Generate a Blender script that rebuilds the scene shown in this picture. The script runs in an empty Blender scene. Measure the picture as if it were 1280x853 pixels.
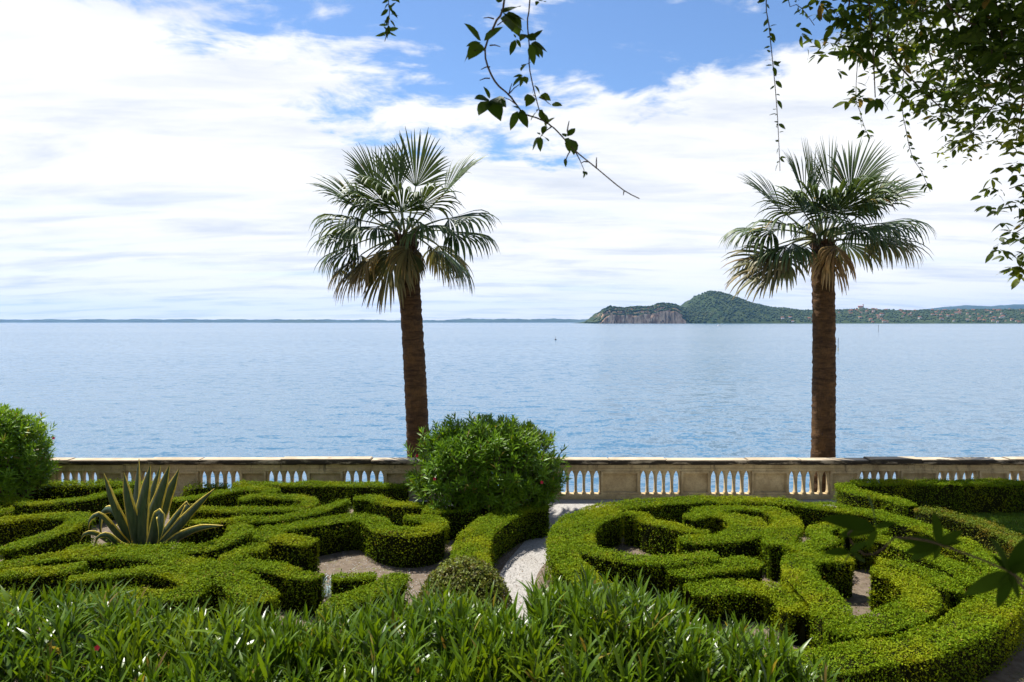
import bpy, bmesh, math, random
import numpy as np
from mathutils import Vector, Matrix
R = math.radians
rng = np.random.default_rng(7)
random.seed(7)
sc = bpy.context.scene
COL = sc.collection

# ------------------------------------------------------------------ camera
F = 853.33                       # focal length in photo pixels (24 mm on 36 mm, photo 1280 wide)
H = 4.2                          # eye height above the garden
PITCH = math.atan(23.5 / F)
cam_d = bpy.data.cameras.new('camera')
cam = bpy.data.objects.new('camera', cam_d); COL.objects.link(cam)
cam.location = (0, 0, H); cam.rotation_euler = (math.pi / 2 - PITCH, 0, 0)
cam_d.sensor_width = 36; cam_d.lens = 24; cam_d.clip_start = 0.05; cam_d.clip_end = 80000
cam_d.dof.use_dof = True; cam_d.dof.focus_distance = 14; cam_d.dof.aperture_fstop = 7.0
sc.camera = cam

# ------------------------------------------------------------------ light
SUN_AZ = R(-45); SUN_EL = R(62)  # azimuth from +Y towards +X
sun_dir = Vector((math.sin(SUN_AZ) * math.cos(SUN_EL), math.cos(SUN_AZ) * math.cos(SUN_EL), math.sin(SUN_EL)))
ld = bpy.data.lights.new('sun', 'SUN'); ld.energy = 5.0; ld.angle = R(0.53); ld.color = (1, .955, .88)
lo = bpy.data.objects.new('sun', ld); COL.objects.link(lo)
lo.rotation_euler = (-sun_dir).to_track_quat('-Z', 'Y').to_euler()
lo.location = (-20, 30, 60)

world = bpy.data.worlds.new('World'); sc.world = world; world.use_nodes = True


class NT:
    def __init__(s, tree):
        s.t = tree; s.n = tree.nodes; s.l = tree.links
    def node(s, typ, **kw):
        n = s.n.new(typ)
        for k, v in kw.items(): setattr(n, k, v)
        return n
    def set(s, sock, v):
        if isinstance(v, bpy.types.NodeSocket): s.l.new(v, sock)
        elif v is not None: sock.default_value = v
    def math(s, op, a, b=None, c=None, clamp=False):
        n = s.node('ShaderNodeMath', operation=op, use_clamp=clamp)
        for i, v in enumerate((a, b, c)):
            if v is not None: s.set(n.inputs[i], v)
        return n.outputs[0]
    def vmath(s, op, a, b=None, out=0):
        n = s.node('ShaderNodeVectorMath', operation=op)
        s.set(n.inputs[0], a)
        if b is not None:
            if op == 'SCALE': s.set(n.inputs['Scale'], b)
            else: s.set(n.inputs[1], b)
        return n.outputs[out]
    def mix(s, f, a, b, mode='MIX'):
        n = s.node('ShaderNodeMix', data_type='RGBA', blend_type=mode, clamp_factor=True)
        s.set(n.inputs[0], f); s.set(n.inputs[6], a if not isinstance(a, tuple) else (*a[:3], 1)); s.set(n.inputs[7], b if not isinstance(b, tuple) else (*b[:3], 1))
        return n.outputs[2]
    def noise(s, vec, scale, detail=4, rough=.55, dist=0, out=0, dim='3D'):
        n = s.node('ShaderNodeTexNoise', noise_dimensions=dim)
        if vec is not None: s.set(n.inputs['Vector'], vec)
        n.inputs['Scale'].default_value = scale; n.inputs['Detail'].default_value = detail
        n.inputs['Roughness'].default_value = rough; n.inputs['Distortion'].default_value = dist
        return n.outputs[out]
    def smooth(s, v, lo, hi, a=0., b=1.):
        n = s.node('ShaderNodeMapRange', interpolation_type='SMOOTHSTEP')
        s.set(n.inputs[0], v)
        for i, x in enumerate((lo, hi, a, b)): s.set(n.inputs[i + 1], x)
        return n.outputs[0]
    def xyz(s, v):
        n = s.node('ShaderNodeSeparateXYZ'); s.l.new(v, n.inputs[0]); return n.outputs
    def comb(s, x, y, z):
        n = s.node('ShaderNodeCombineXYZ')
        for i, v in enumerate((x, y, z)): s.set(n.inputs[i], v)
        return n.outputs[0]


def build_sky():
    g = NT(world.node_tree); g.n.clear()
    out = g.node('ShaderNodeOutputWorld'); bg = g.node('ShaderNodeBackground')
    sky = g.node('ShaderNodeTexSky', sky_type='NISHITA'); sky.sun_disc = False
    sky.sun_elevation = SUN_EL; sky.sun_rotation = SUN_AZ; sky.altitude = 100
    sky.air_density = 1.0; sky.dust_density = 0.25; sky.ozone_density = 2.2
    d = g.vmath('NORMALIZE', g.node('ShaderNodeTexCoord').outputs['Generated'])
    x, y, z = g.xyz(d)
    zz = g.math('ADD', g.math('MAXIMUM', z, 0.0), 0.10)
    P = g.comb(g.math('DIVIDE', x, zz), g.math('DIVIDE', y, zz), 0.0)
    n1 = g.noise(g.vmath('ADD', P, (3.1, 7.7, 0)), 0.9, 9, .56, .35)
    n2 = g.noise(g.vmath('ADD', P, (11.3, 2.2, 4)), 4.2, 9, .62, .3)
    wisp = g.noise(g.vmath('MULTIPLY', P, (1.0, 2.4, 1)), 2.0, 7, .6, 1.2)
    # clouds bank low over the lake; the deck breaks up overhead
    fine = g.math('ADD', g.math('MULTIPLY', g.math('SUBTRACT', n1, .5), 1.5), g.math('MULTIPLY', g.math('SUBTRACT', n2, .5), 1.05))
    edge = g.math('ADD', z, g.math('MULTIPLY', fine, -.22))
    tilt = g.math('ADD', edge, g.math('MULTIPLY', g.math('ABSOLUTE', g.math('ADD', x, .02)), -.26))
    deck = g.smooth(tilt, .225, .285, 1.0, 0.0)
    broken = g.smooth(g.math('ADD', fine, g.math('MULTIPLY', g.math('SUBTRACT', wisp, .5), .9)), -.04, .30)
    cover = g.math('MAXIMUM', deck, g.math('MULTIPLY', broken, .92))
    thin = g.smooth(g.noise(g.vmath('MULTIPLY', P, (.35, 1.5, 1)), .8, 6, .6, .6), .50, .78)
    cover = g.math('MULTIPLY', cover, g.math('SUBTRACT', 1.0, g.math('MULTIPLY', thin, .34)))
    shade = g.smooth(g.noise(g.vmath('MULTIPLY', P, (.6, 1.6, 1)), 1.5, 7, .62, .4), .42, .72)
    ccol = g.mix(shade, (.55, .55, .555), (.395, .42, .465))
    skyc = g.mix(1.0, sky.outputs[0], (SKY_GAIN * .86, SKY_GAIN * 1.0, SKY_GAIN * 1.16), 'MULTIPLY')
    tot = g.mix(cover, skyc, g.vmath('SCALE', ccol, 1.0 / .1))
    g.l.new(tot, bg.inputs['Color']); bg.inputs['Strength'].default_value = .1
    g.l.new(bg.outputs[0], out.inputs[0])


SKY_GAIN = 0.70
build_sky()
vs = sc.view_settings
vs.view_transform = 'Standard'; vs.look = 'None'; vs.exposure = 1.0; vs.gamma = 1.0; vs.use_curve_mapping = False
cy = sc.cycles
cy.max_bounces = 8; cy.diffuse_bounces = 3; cy.glossy_bounces = 3; cy.transmission_bounces = 4; cy.transparent_max_bounces = 8
cy.volume_bounces = 0; cy.sample_clamp_indirect = 6; cy.use_denoising = True; cy.caustics_reflective = False; cy.caustics_refractive = False

# ------------------------------------------------------------------ pixel -> place
_Fw = np.array([0, math.cos(PITCH), -math.sin(PITCH)]); _Up = np.array([0, math.sin(PITCH), math.cos(PITCH)])
def ray(px, py):
    return _Fw + np.array([1., 0, 0]) * ((px - 640) / F) - _Up * ((py - 426.5) / F)
def atz(px, py, z):              # where a photo point meets the level z
    d = ray(px, py); t = (z - H) / d[2]; return np.array([0, 0, H]) + d * t
def aty(px, py, Y):              # where it meets the upright plane at distance Y
    d = ray(px, py); t = Y / d[1]; return np.array([0, 0, H]) + d * t

# ------------------------------------------------------------------ helpers
def tag(o, label=None, cat=None, group=None, kind=None):
    if label: o['label'] = label
    if cat: o['category'] = cat
    if group: o['group'] = group
    if kind: o['kind'] = kind
    return o
def link(name, me, mat=None, parent=None, loc=None, rot=None):
    o = bpy.data.objects.new(name, me); COL.objects.link(o)
    if mat is not None and me is not None and not me.materials: me.materials.append(mat)
    if parent is not None: o.parent = parent
    if loc is not None: o.location = loc
    if rot is not None: o.rotation_euler = rot
    return o
def empty(name, loc, label, cat, group=None):
    o = bpy.data.objects.new(name, None); COL.objects.link(o); o.location = loc; o.empty_display_size = .2
    return tag(o, label, cat, group)
def npmesh(name, V, faces, smooth=False, attr=None):
    """faces: (n,3) or (n,4) array, or a list of such arrays"""
    me = bpy.data.meshes.new(name)
    V = np.asarray(V, dtype=np.float32).reshape(-1, 3)
    fl = faces if isinstance(faces, list) else [faces]
    fl = [np.asarray(f, dtype=np.int32) for f in fl if len(f)]
    loops = np.concatenate([f.ravel() for f in fl]); sizes = np.concatenate([np.full(len(f), f.shape[1], np.int32) for f in fl])
    starts = np.concatenate(([0], np.cumsum(sizes)[:-1])).astype(np.int32)
    me.vertices.add(len(V)); me.vertices.foreach_set('co', V.ravel())
    me.loops.add(len(loops)); me.loops.foreach_set('vertex_index', loops)
    me.polygons.add(len(sizes)); me.polygons.foreach_set('loop_start', starts)
    try: me.polygons.foreach_set('loop_total', sizes)
    except Exception: pass
    if smooth: me.polygons.foreach_set('use_smooth', np.ones(len(sizes), bool))
    if attr is not None:
        a = me.attributes.new('tone', 'FLOAT', 'POINT'); a.data.foreach_set('value', np.asarray(attr, np.float32))
    me.update(calc_edges=True); me.validate()
    return me
def bmesh_to(name, bm, smooth=False):
    me = bpy.data.meshes.new(name)
    if smooth:
        for f in bm.faces: f.smooth = True
    bm.to_mesh(me); bm.free(); return me
def box_bm(bm, x0, x1, y0, y1, z0, z1):
    r = bmesh.ops.create_cube(bm, size=1.0)
    bmesh.ops.scale(bm, vec=(x1 - x0, y1 - y0, z1 - z0), verts=r['verts'])
    bmesh.ops.translate(bm, vec=((x0 + x1) / 2, (y0 + y1) / 2, (z0 + z1) / 2), verts=r['verts'])
    return r['verts']
def box_me(name, x0, x1, y0, y1, z0, z1, bev=0.0):
    bm = bmesh.new(); box_bm(bm, x0, x1, y0, y1, z0, z1)
    if bev: bmesh.ops.bevel(bm, geom=bm.edges[:], offset=bev, segments=2, affect='EDGES', profile=.6)
    return bmesh_to(name, bm)
def unit(v):
    v = np.asarray(v, float); return v / np.maximum(np.linalg.norm(v, axis=-1, keepdims=True), 1e-9)
def spline(P, step):             # Catmull-Rom through P, resampled evenly
    P = np.asarray(P, float); Q = np.vstack([2 * P[0] - P[1], P, 2 * P[-1] - P[-2]])
    out = []
    for i in range(1, len(Q) - 2):
        t = np.linspace(0, 1, 24, endpoint=False)[:, None]
        a, b, c, d = Q[i - 1], Q[i], Q[i + 1], Q[i + 2]
        out.append(.5 * (2 * b + (c - a) * t + (2 * a - 5 * b + 4 * c - d) * t**2 + (3 * b - a - 3 * c + d) * t**3))
    out = np.vstack(out + [P[-1:]])
    L = np.concatenate(([0], np.cumsum(np.linalg.norm(np.diff(out, axis=0), axis=1))))
    n = max(int(L[-1] / step), 2); s = np.linspace(0, L[-1], n + 1)
    return np.stack([np.interp(s, L, out[:, k]) for k in range(out.shape[1])], 1)
def tube(P, rad, sides=6, cap=True):
    P = np.asarray(P, float); n = len(P); rad = np.broadcast_to(np.asarray(rad, float), (n,))
    T = unit(np.gradient(P, axis=0)); ref = np.array([0, 0, 1.]) if abs(T[0][2]) < .9 else np.array([1., 0, 0])
    a = unit(np.cross(T, ref)); b = np.cross(T, a)
    th = np.linspace(0, 2 * math.pi, sides, endpoint=False)
    V = P[:, None] + rad[:, None, None] * (np.cos(th)[None, :, None] * a[:, None] + np.sin(th)[None, :, None] * b[:, None])
    i = np.arange(n - 1)[:, None] * sides; j = np.arange(sides)[None]; j2 = (j + 1) % sides
    Fq = np.stack([i + j, i + j2, i + sides + j2, i + sides + j], -1).reshape(-1, 4)
    return V.reshape(-1, 3), Fq
def join(parts):                 # [(V, F)] with equal face size -> V, F
    Vs, Fs, o = [], [], 0
    for V, Fq in parts: Vs.append(V); Fs.append(Fq + o); o += len(V)
    return np.vstack(Vs), np.vstack(Fs)
def leaves_geo(pos, ax, nrm, ln, wd, fold=.25):
    """many small folded pointed leaves, two triangles each"""
    ax = unit(ax); side = unit(np.cross(ax, nrm)); up = np.cross(side, ax)
    ln = np.broadcast_to(ln, len(pos))[:, None]; wd = np.broadcast_to(wd, len(pos))[:, None]
    b = pos; t = pos + ax * ln; m = pos + ax * ln * .45 + up * wd * fold
    V = np.stack([b, m + side * wd * .5, t, m - side * wd * .5], 1).reshape(-1, 3)
    k = np.arange(len(pos))[:, None] * 4
    Fq = np.concatenate([k + np.array([[0, 1, 2]]), k + np.array([[0, 2, 3]])], 0)
    return V, Fq
def rnd_dirs(n):
    return unit(rng.normal(size=(n, 3)))
def wob(p, s=1.0, seed=0.):      # cheap smooth noise, -1..1
    x, y, z = p[..., 0] * s, p[..., 1] * s, p[..., 2] * s
    return (np.sin(2.1 * x + 1.3 * y + seed) + np.sin(-1.7 * x + 2.6 * y + 1.9 * z + 2 + seed * 1.7) + np.sin(3.3 * x - 2.9 * z + .7 + seed * .6) + np.sin(3.9 * y + 3.1 * z - 1.1 * x + seed * 2.3)) / 4

# ------------------------------------------------------------------ materials
def new_mat(name):
    m = bpy.data.materials.new(name); m.use_nodes = True; g = NT(m.node_tree); g.n.clear()
    out = g.node('ShaderNodeOutputMaterial'); return m, g, out
def c4(c): return (*c, 1)
def leaf_mat(name, dark, light, accent, rough=.45, trans=.35, patch=1.2, acc_amt=.6, gloss=.5, attr=False, tint=1.25, dead=.02):
    m, g, out = new_mat(name)
    isl = g.node('ShaderNodeNewGeometry').outputs['Random Per Island']
    rnd = g.math('FRACT', g.math('ADD', isl, g.node('ShaderNodeObjectInfo').outputs['Random']))
    pos = g.node('ShaderNodeNewGeometry').outputs['Position']
    pn = g.noise(pos, patch, 3, .6)
    col = g.mix(rnd, dark, light)
    acc = g.math('MULTIPLY', g.smooth(pn, .46, .70), acc_amt)
    acc = g.math('MULTIPLY', acc, g.math('ADD', .35, g.math('MULTIPLY', g.math('FRACT', g.math('MULTIPLY', rnd, 7.31)), .65)))
    col = g.mix(acc, col, accent)
    dd = g.math('LESS_THAN', g.math('FRACT', g.math('MULTIPLY', rnd, 13.7)), g.math('ADD', dead, g.math('MULTIPLY', g.smooth(g.noise(pos, patch * 2.7, 3, .6), .62, .74), dead * 9)))
    col = g.mix(g.math('MULTIPLY', dd, .85), col, g.mix(g.math('FRACT', g.math('MULTIPLY', rnd, 29.3)), (.13, .075, .025), (.30, .24, .04)))
    if attr:
        a = g.node('ShaderNodeAttribute', attribute_name='tone').outputs['Fac']
        brown = g.mix(rnd, (.20, .115, .045), (.36, .24, .10))
        col = g.mix(a, col, brown)
    p = g.node('ShaderNodeBsdfPrincipled'); g.l.new(col, p.inputs['Base Color']); p.inputs['Roughness'].default_value = rough
    p.inputs['Specular IOR Level'].default_value = gloss
    tr = g.node('ShaderNodeBsdfTranslucent')
    g.l.new(g.mix(1.0, col, (tint * 1.15, tint, tint * .55), 'MULTIPLY'), tr.inputs['Color'])
    ms = g.node('ShaderNodeMixShader'); ms.inputs[0].default_value = trans
    g.l.new(p.outputs[0], ms.inputs[1]); g.l.new(tr.outputs[0], ms.inputs[2]); g.l.new(ms.outputs[0], out.inputs[0])
    return m
def plain_mat(name, a, b, scale=8, rough=.8, bump=0.0, bscale=None, detail=6, vec_scale=None, third=None, spec=.3, coord='Object'):
    m, g, out = new_mat(name)
    pos = g.node('ShaderNodeTexCoord').outputs['Object'] if coord == 'Object' else g.node('ShaderNodeNewGeometry').outputs['Position']
    if vec_scale: pos = g.vmath('MULTIPLY', pos, vec_scale)
    n = g.noise(pos, scale, detail, .6); col = g.mix(g.smooth(n, .3, .7), a, b)
    if third:
        n3 = g.noise(pos, third[1], 5, .65, .4); col = g.mix(g.smooth(n3, third[2], third[3]), col, third[0])
    p = g.node('ShaderNodeBsdfPrincipled'); g.l.new(col, p.inputs['Base Color']); p.inputs['Roughness'].default_value = rough
    p.inputs['Specular IOR Level'].default_value = spec
    if bump:
        bn = g.node('ShaderNodeBump'); bn.inputs['Strength'].default_value = bump; bn.inputs['Distance'].default_value = .02
        g.l.new(g.noise(pos, bscale or scale * 4, 6, .65), bn.inputs['Height']); g.l.new(bn.outputs[0], p.inputs['Normal'])
    g.l.new(p.outputs[0], out.inputs[0]); return m

M = {}
M['box_leaf'] = leaf_mat('box_leaf', (.062, .118, .003), (.172, .250, .005), (.31, .312, .006), .7, .30, 1.1, .62, .08)
M['rust_leaf'] = leaf_mat('rust_leaf', (.055, .095, .006), (.135, .180, .010), (.25, .145, .02), .6, .3, 3.2, .85, .1)
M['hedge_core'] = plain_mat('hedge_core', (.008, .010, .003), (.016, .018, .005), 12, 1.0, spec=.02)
M['oleander_leaf'] = leaf_mat('oleander_leaf', (.065, .15, .006), (.14, .26, .010), (.20, .30, .014), .42, .38, .9, .5, .25)
M['front_leaf'] = leaf_mat('front_leaf', (.036, .085, .003), (.110, .190, .006), (.20, .26, .010), .33, .34, 1.5, .55, .36)
M['palm_leaf'] = leaf_mat('palm_leaf', (.028, .056, .014), (.075, .115, .030), (.11, .14, .042), .5, .18, 1.0, .5, .3, attr=True)
M['vine_and_shade_leaf'] = leaf_mat('vine_and_shade_leaf', (.025, .055, .006), (.055, .10, .010), (.12, .16, .02), .55, .42, 6, .5, .12)
M['tree_leaf'] = leaf_mat('tree_leaf', (.028, .055, .008), (.080, .12, .012), (.22, .25, .03), .5, .5, 1.6, .8, .2)
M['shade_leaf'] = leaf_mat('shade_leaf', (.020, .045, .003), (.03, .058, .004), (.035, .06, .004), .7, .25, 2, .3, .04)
M['grass'] = leaf_mat('grass', (.06, .13, .010), (.12, .22, .016), (.16, .24, .02), .55, .35, 2, .5, .3)
M['dome_leaf'] = leaf_mat('dome_leaf', (.035, .045, .010), (.20, .25, .03), (.15, .06, .04), .5, .25, 9, .6, .2)
M['blue_leaf'] = leaf_mat('blue_leaf', (.30, .42, .46), (.48, .58, .62), (.5, .6, .66), .6, .2, 3, .3, .3)
M['far_leaf'] = plain_mat('far_leaf', (.018, .040, .014), (.050, .075, .024), .02, .9, coord='Position', third=((.11, .12, .05), .006, .55, .75))
M['wood'] = plain_mat('twig_bark', (.05, .035, .022), (.11, .08, .05), 30, .9, .5)
M['green_stem'] = plain_mat('green_stem', (.05, .085, .025), (.09, .12, .04), 20, .7)
M['stone'] = None


def stone_mat():
    m, g, out = new_mat('weathered_stone')
    pos = g.node('ShaderNodeNewGeometry').outputs['Position']
    n = g.noise(pos, 2.6, 7, .65); col = g.mix(g.smooth(n, .3, .7), (.36, .265, .135), (.58, .455, .255))
    f = g.noise(pos, 30, 5, .7); col = g.mix(g.math('MULTIPLY', g.smooth(f, .45, .75), .5), col, (.18, .135, .075))
    st = g.noise(g.vmath('MULTIPLY', pos, (5, 5, .8)), 1.3, 6, .7, .3)
    x, y, z = g.xyz(pos)
    k = g.math('MULTIPLY', g.smooth(st, .53, .70), g.smooth(z, .55, .86, .25, .95))
    col = g.mix(k, col, (.060, .050, .036))
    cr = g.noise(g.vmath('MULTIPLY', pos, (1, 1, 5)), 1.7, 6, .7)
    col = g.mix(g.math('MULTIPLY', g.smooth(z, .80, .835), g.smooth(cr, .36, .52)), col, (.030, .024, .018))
    p = g.node('ShaderNodeBsdfPrincipled'); g.l.new(col, p.inputs['Base Color']); p.inputs['Roughness'].default_value = .9
    p.inputs['Specular IOR Level'].default_value = .2
    bn = g.node('ShaderNodeBump'); bn.inputs['Strength'].default_value = .5; bn.inputs['Distance'].default_value = .01
    g.l.new(g.noise(pos, 22, 7, .7), bn.inputs['Height']); g.l.new(bn.outputs[0], p.inputs['Normal'])
    g.l.new(p.outputs[0], out.inputs[0]); return m
M['stone'] = stone_mat()
def coping_mat():
    m, g, out = new_mat('coping_stone')
    geo = g.node('ShaderNodeNewGeometry'); pos = geo.outputs['Position']
    n = g.noise(pos, 2.2, 6, .6); col = g.mix(g.smooth(n, .3, .7), (.30, .24, .16), (.44, .37, .27))
    col = g.mix(g.smooth(g.noise(pos, 1.1, 5, .65, .4), .60, .68), col, (.09, .075, .055))
    nz = g.xyz(geo.outputs['True Normal'])[2]                     # near-black patches on the upright faces
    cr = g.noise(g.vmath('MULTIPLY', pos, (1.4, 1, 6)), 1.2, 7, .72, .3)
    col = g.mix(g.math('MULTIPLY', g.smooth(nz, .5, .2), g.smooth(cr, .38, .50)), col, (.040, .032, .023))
    p = g.node('ShaderNodeBsdfPrincipled'); g.l.new(col, p.inputs['Base Color']); p.inputs['Roughness'].default_value = .88; p.inputs['Specular IOR Level'].default_value = .2
    bn = g.node('ShaderNodeBump'); bn.inputs['Strength'].default_value = .5; bn.inputs['Distance'].default_value = .02
    g.l.new(g.noise(pos, 30, 6, .65), bn.inputs['Height']); g.l.new(bn.outputs[0], p.inputs['Normal'])
    g.l.new(p.outputs[0], out.inputs[0]); return m
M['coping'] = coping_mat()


def gravel_mat():
    m, g, out = new_mat('gravel')
    pos = g.node('ShaderNodeNewGeometry').outputs['Position']
    v = g.node('ShaderNodeTexVoronoi'); v.inputs['Scale'].default_value = 55; g.l.new(pos, v.inputs['Vector'])
    c = g.mix(g.xyz(v.outputs['Color'])[0], (.20, .188, .172), (.37, .352, .33))
    c = g.mix(g.math('MULTIPLY', g.smooth(g.noise(pos, 1.3, 6, .65), .4, .75), .5), c, (.20, .178, .15))
    p = g.node('ShaderNodeBsdfPrincipled'); g.l.new(c, p.inputs['Base Color']); p.inputs['Roughness'].default_value = .95
    bn = g.node('ShaderNodeBump'); bn.inputs['Strength'].default_value = .8; bn.inputs['Distance'].default_value = .012
    g.l.new(v.outputs['Distance'], bn.inputs['Height']); g.l.new(bn.outputs[0], p.inputs['Normal'])
    g.l.new(p.outputs[0], out.inputs[0]); return m
M['gravel'] = gravel_mat()
M['soil'] = plain_mat('bed_soil', (.085, .062, .042), (.16, .125, .09), 9, .95, .8, 60, coord='Position', third=((.10, .10, .03), 5, .55, .72))
M['terrace'] = plain_mat('terrace_stone', (.30, .27, .22), (.42, .38, .31), 3, .9, .4, 30)
M['shore'] = plain_mat('shore_earth', (.12, .10, .07), (.22, .18, .13), 3, .95, .6, 20)


def water_mat():
    m, g, out = new_mat('lake_water')
    pos = g.node('ShaderNodeNewGeometry').outputs['Position']
    pa = g.vmath('MULTIPLY', pos, (.55, 1.0, 1))
    a = g.vmath('SUBTRACT', g.noise(pa, 1.3, 4, .62, .4, out=1), (.5, .5, .5))
    b = g.vmath('SUBTRACT', g.noise(pos, 5.5, 3, .6, 0, out=1), (.5, .5, .5))
    band = g.noise(g.vmath('MULTIPLY', pos, (.25, 1, 1)), .006, 5, .62, .8)
    amp = g.smooth(band, .36, .66, .65, 1.35)
    s = g.vmath('ADD', g.vmath('SCALE', a, 1.0), g.vmath('SCALE', b, .70))
    s = g.vmath('SCALE', s, amp)
    x, y, z = g.xyz(s)
    nrm = g.vmath('NORMALIZE', g.comb(x, y, 1.0))
    p = g.node('ShaderNodeBsdfPrincipled')
    p.inputs['Base Color'].default_value = (.044, .115, .188, 1); p.inputs['Roughness'].default_value = .16
    p.inputs['IOR'].default_value = 1.333; p.inputs['Specular IOR Level'].default_value = .5
    g.l.new(nrm, p.inputs['Normal']); g.l.new(p.outputs[0], out.inputs[0]); return m
M['water'] = water_mat()

# ------------------------------------------------------------------ setting
LAKE_Z = -1.6
BAL_Y = 16.05                     # front face of the balustrade
V = np.array([[-16000, -3000, LAKE_Z], [16000, -3000, LAKE_Z], [16000, 14500, LAKE_Z], [-16000, 14500, LAKE_Z]])
tag(link('lake', npmesh('lake', V, np.array([[0, 1, 2, 3]])), M['water']), kind='structure')
tag(link('garden_ground', box_me('garden_ground', -60, 60, 2.3, BAL_Y + .32, -6, 0), M['gravel']), kind='structure')
tag(link('lower_shore', box_me('lower_shore', -60, 60, BAL_Y + .325, BAL_Y + 2.2, -6, -.85), M['shore']), kind='structure')
tag(link('upper_terrace', box_me('upper_terrace', -60, 60, -14, 2.0, -6, 2.6), M['terrace']), kind='structure')

def flat_poly(name, pts, z, mat):
    bm = bmesh.new(); vs_ = [bm.verts.new((p[0], p[1], z)) for p in pts]; f = bm.faces.new(vs_)
    if f.normal.z < 0: f.normal_flip()
    bmesh.ops.triangulate(bm, faces=bm.faces[:])
    return tag(link(name, bmesh_to(name, bm), mat), kind='structure')

CX, CY, CR = 3.85, 10.55, 3.5
circ = [(CX + CR * math.cos(t), CY + CR * math.sin(t)) for t in np.linspace(0, 2 * math.pi, 64, endpoint=False)]
flat_poly('flower_bed', circ, .006, M['soil'])
lb = [atz(px, py, 0)[:2] for px, py in [(-260, 632), (505, 632), (600, 640), (672, 652), (660, 672), (632, 705), (612, 740), (600, 800), (560, 853), (-700, 853)]]
flat_poly('flower_bed', lb, .006, M['soil'])

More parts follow.
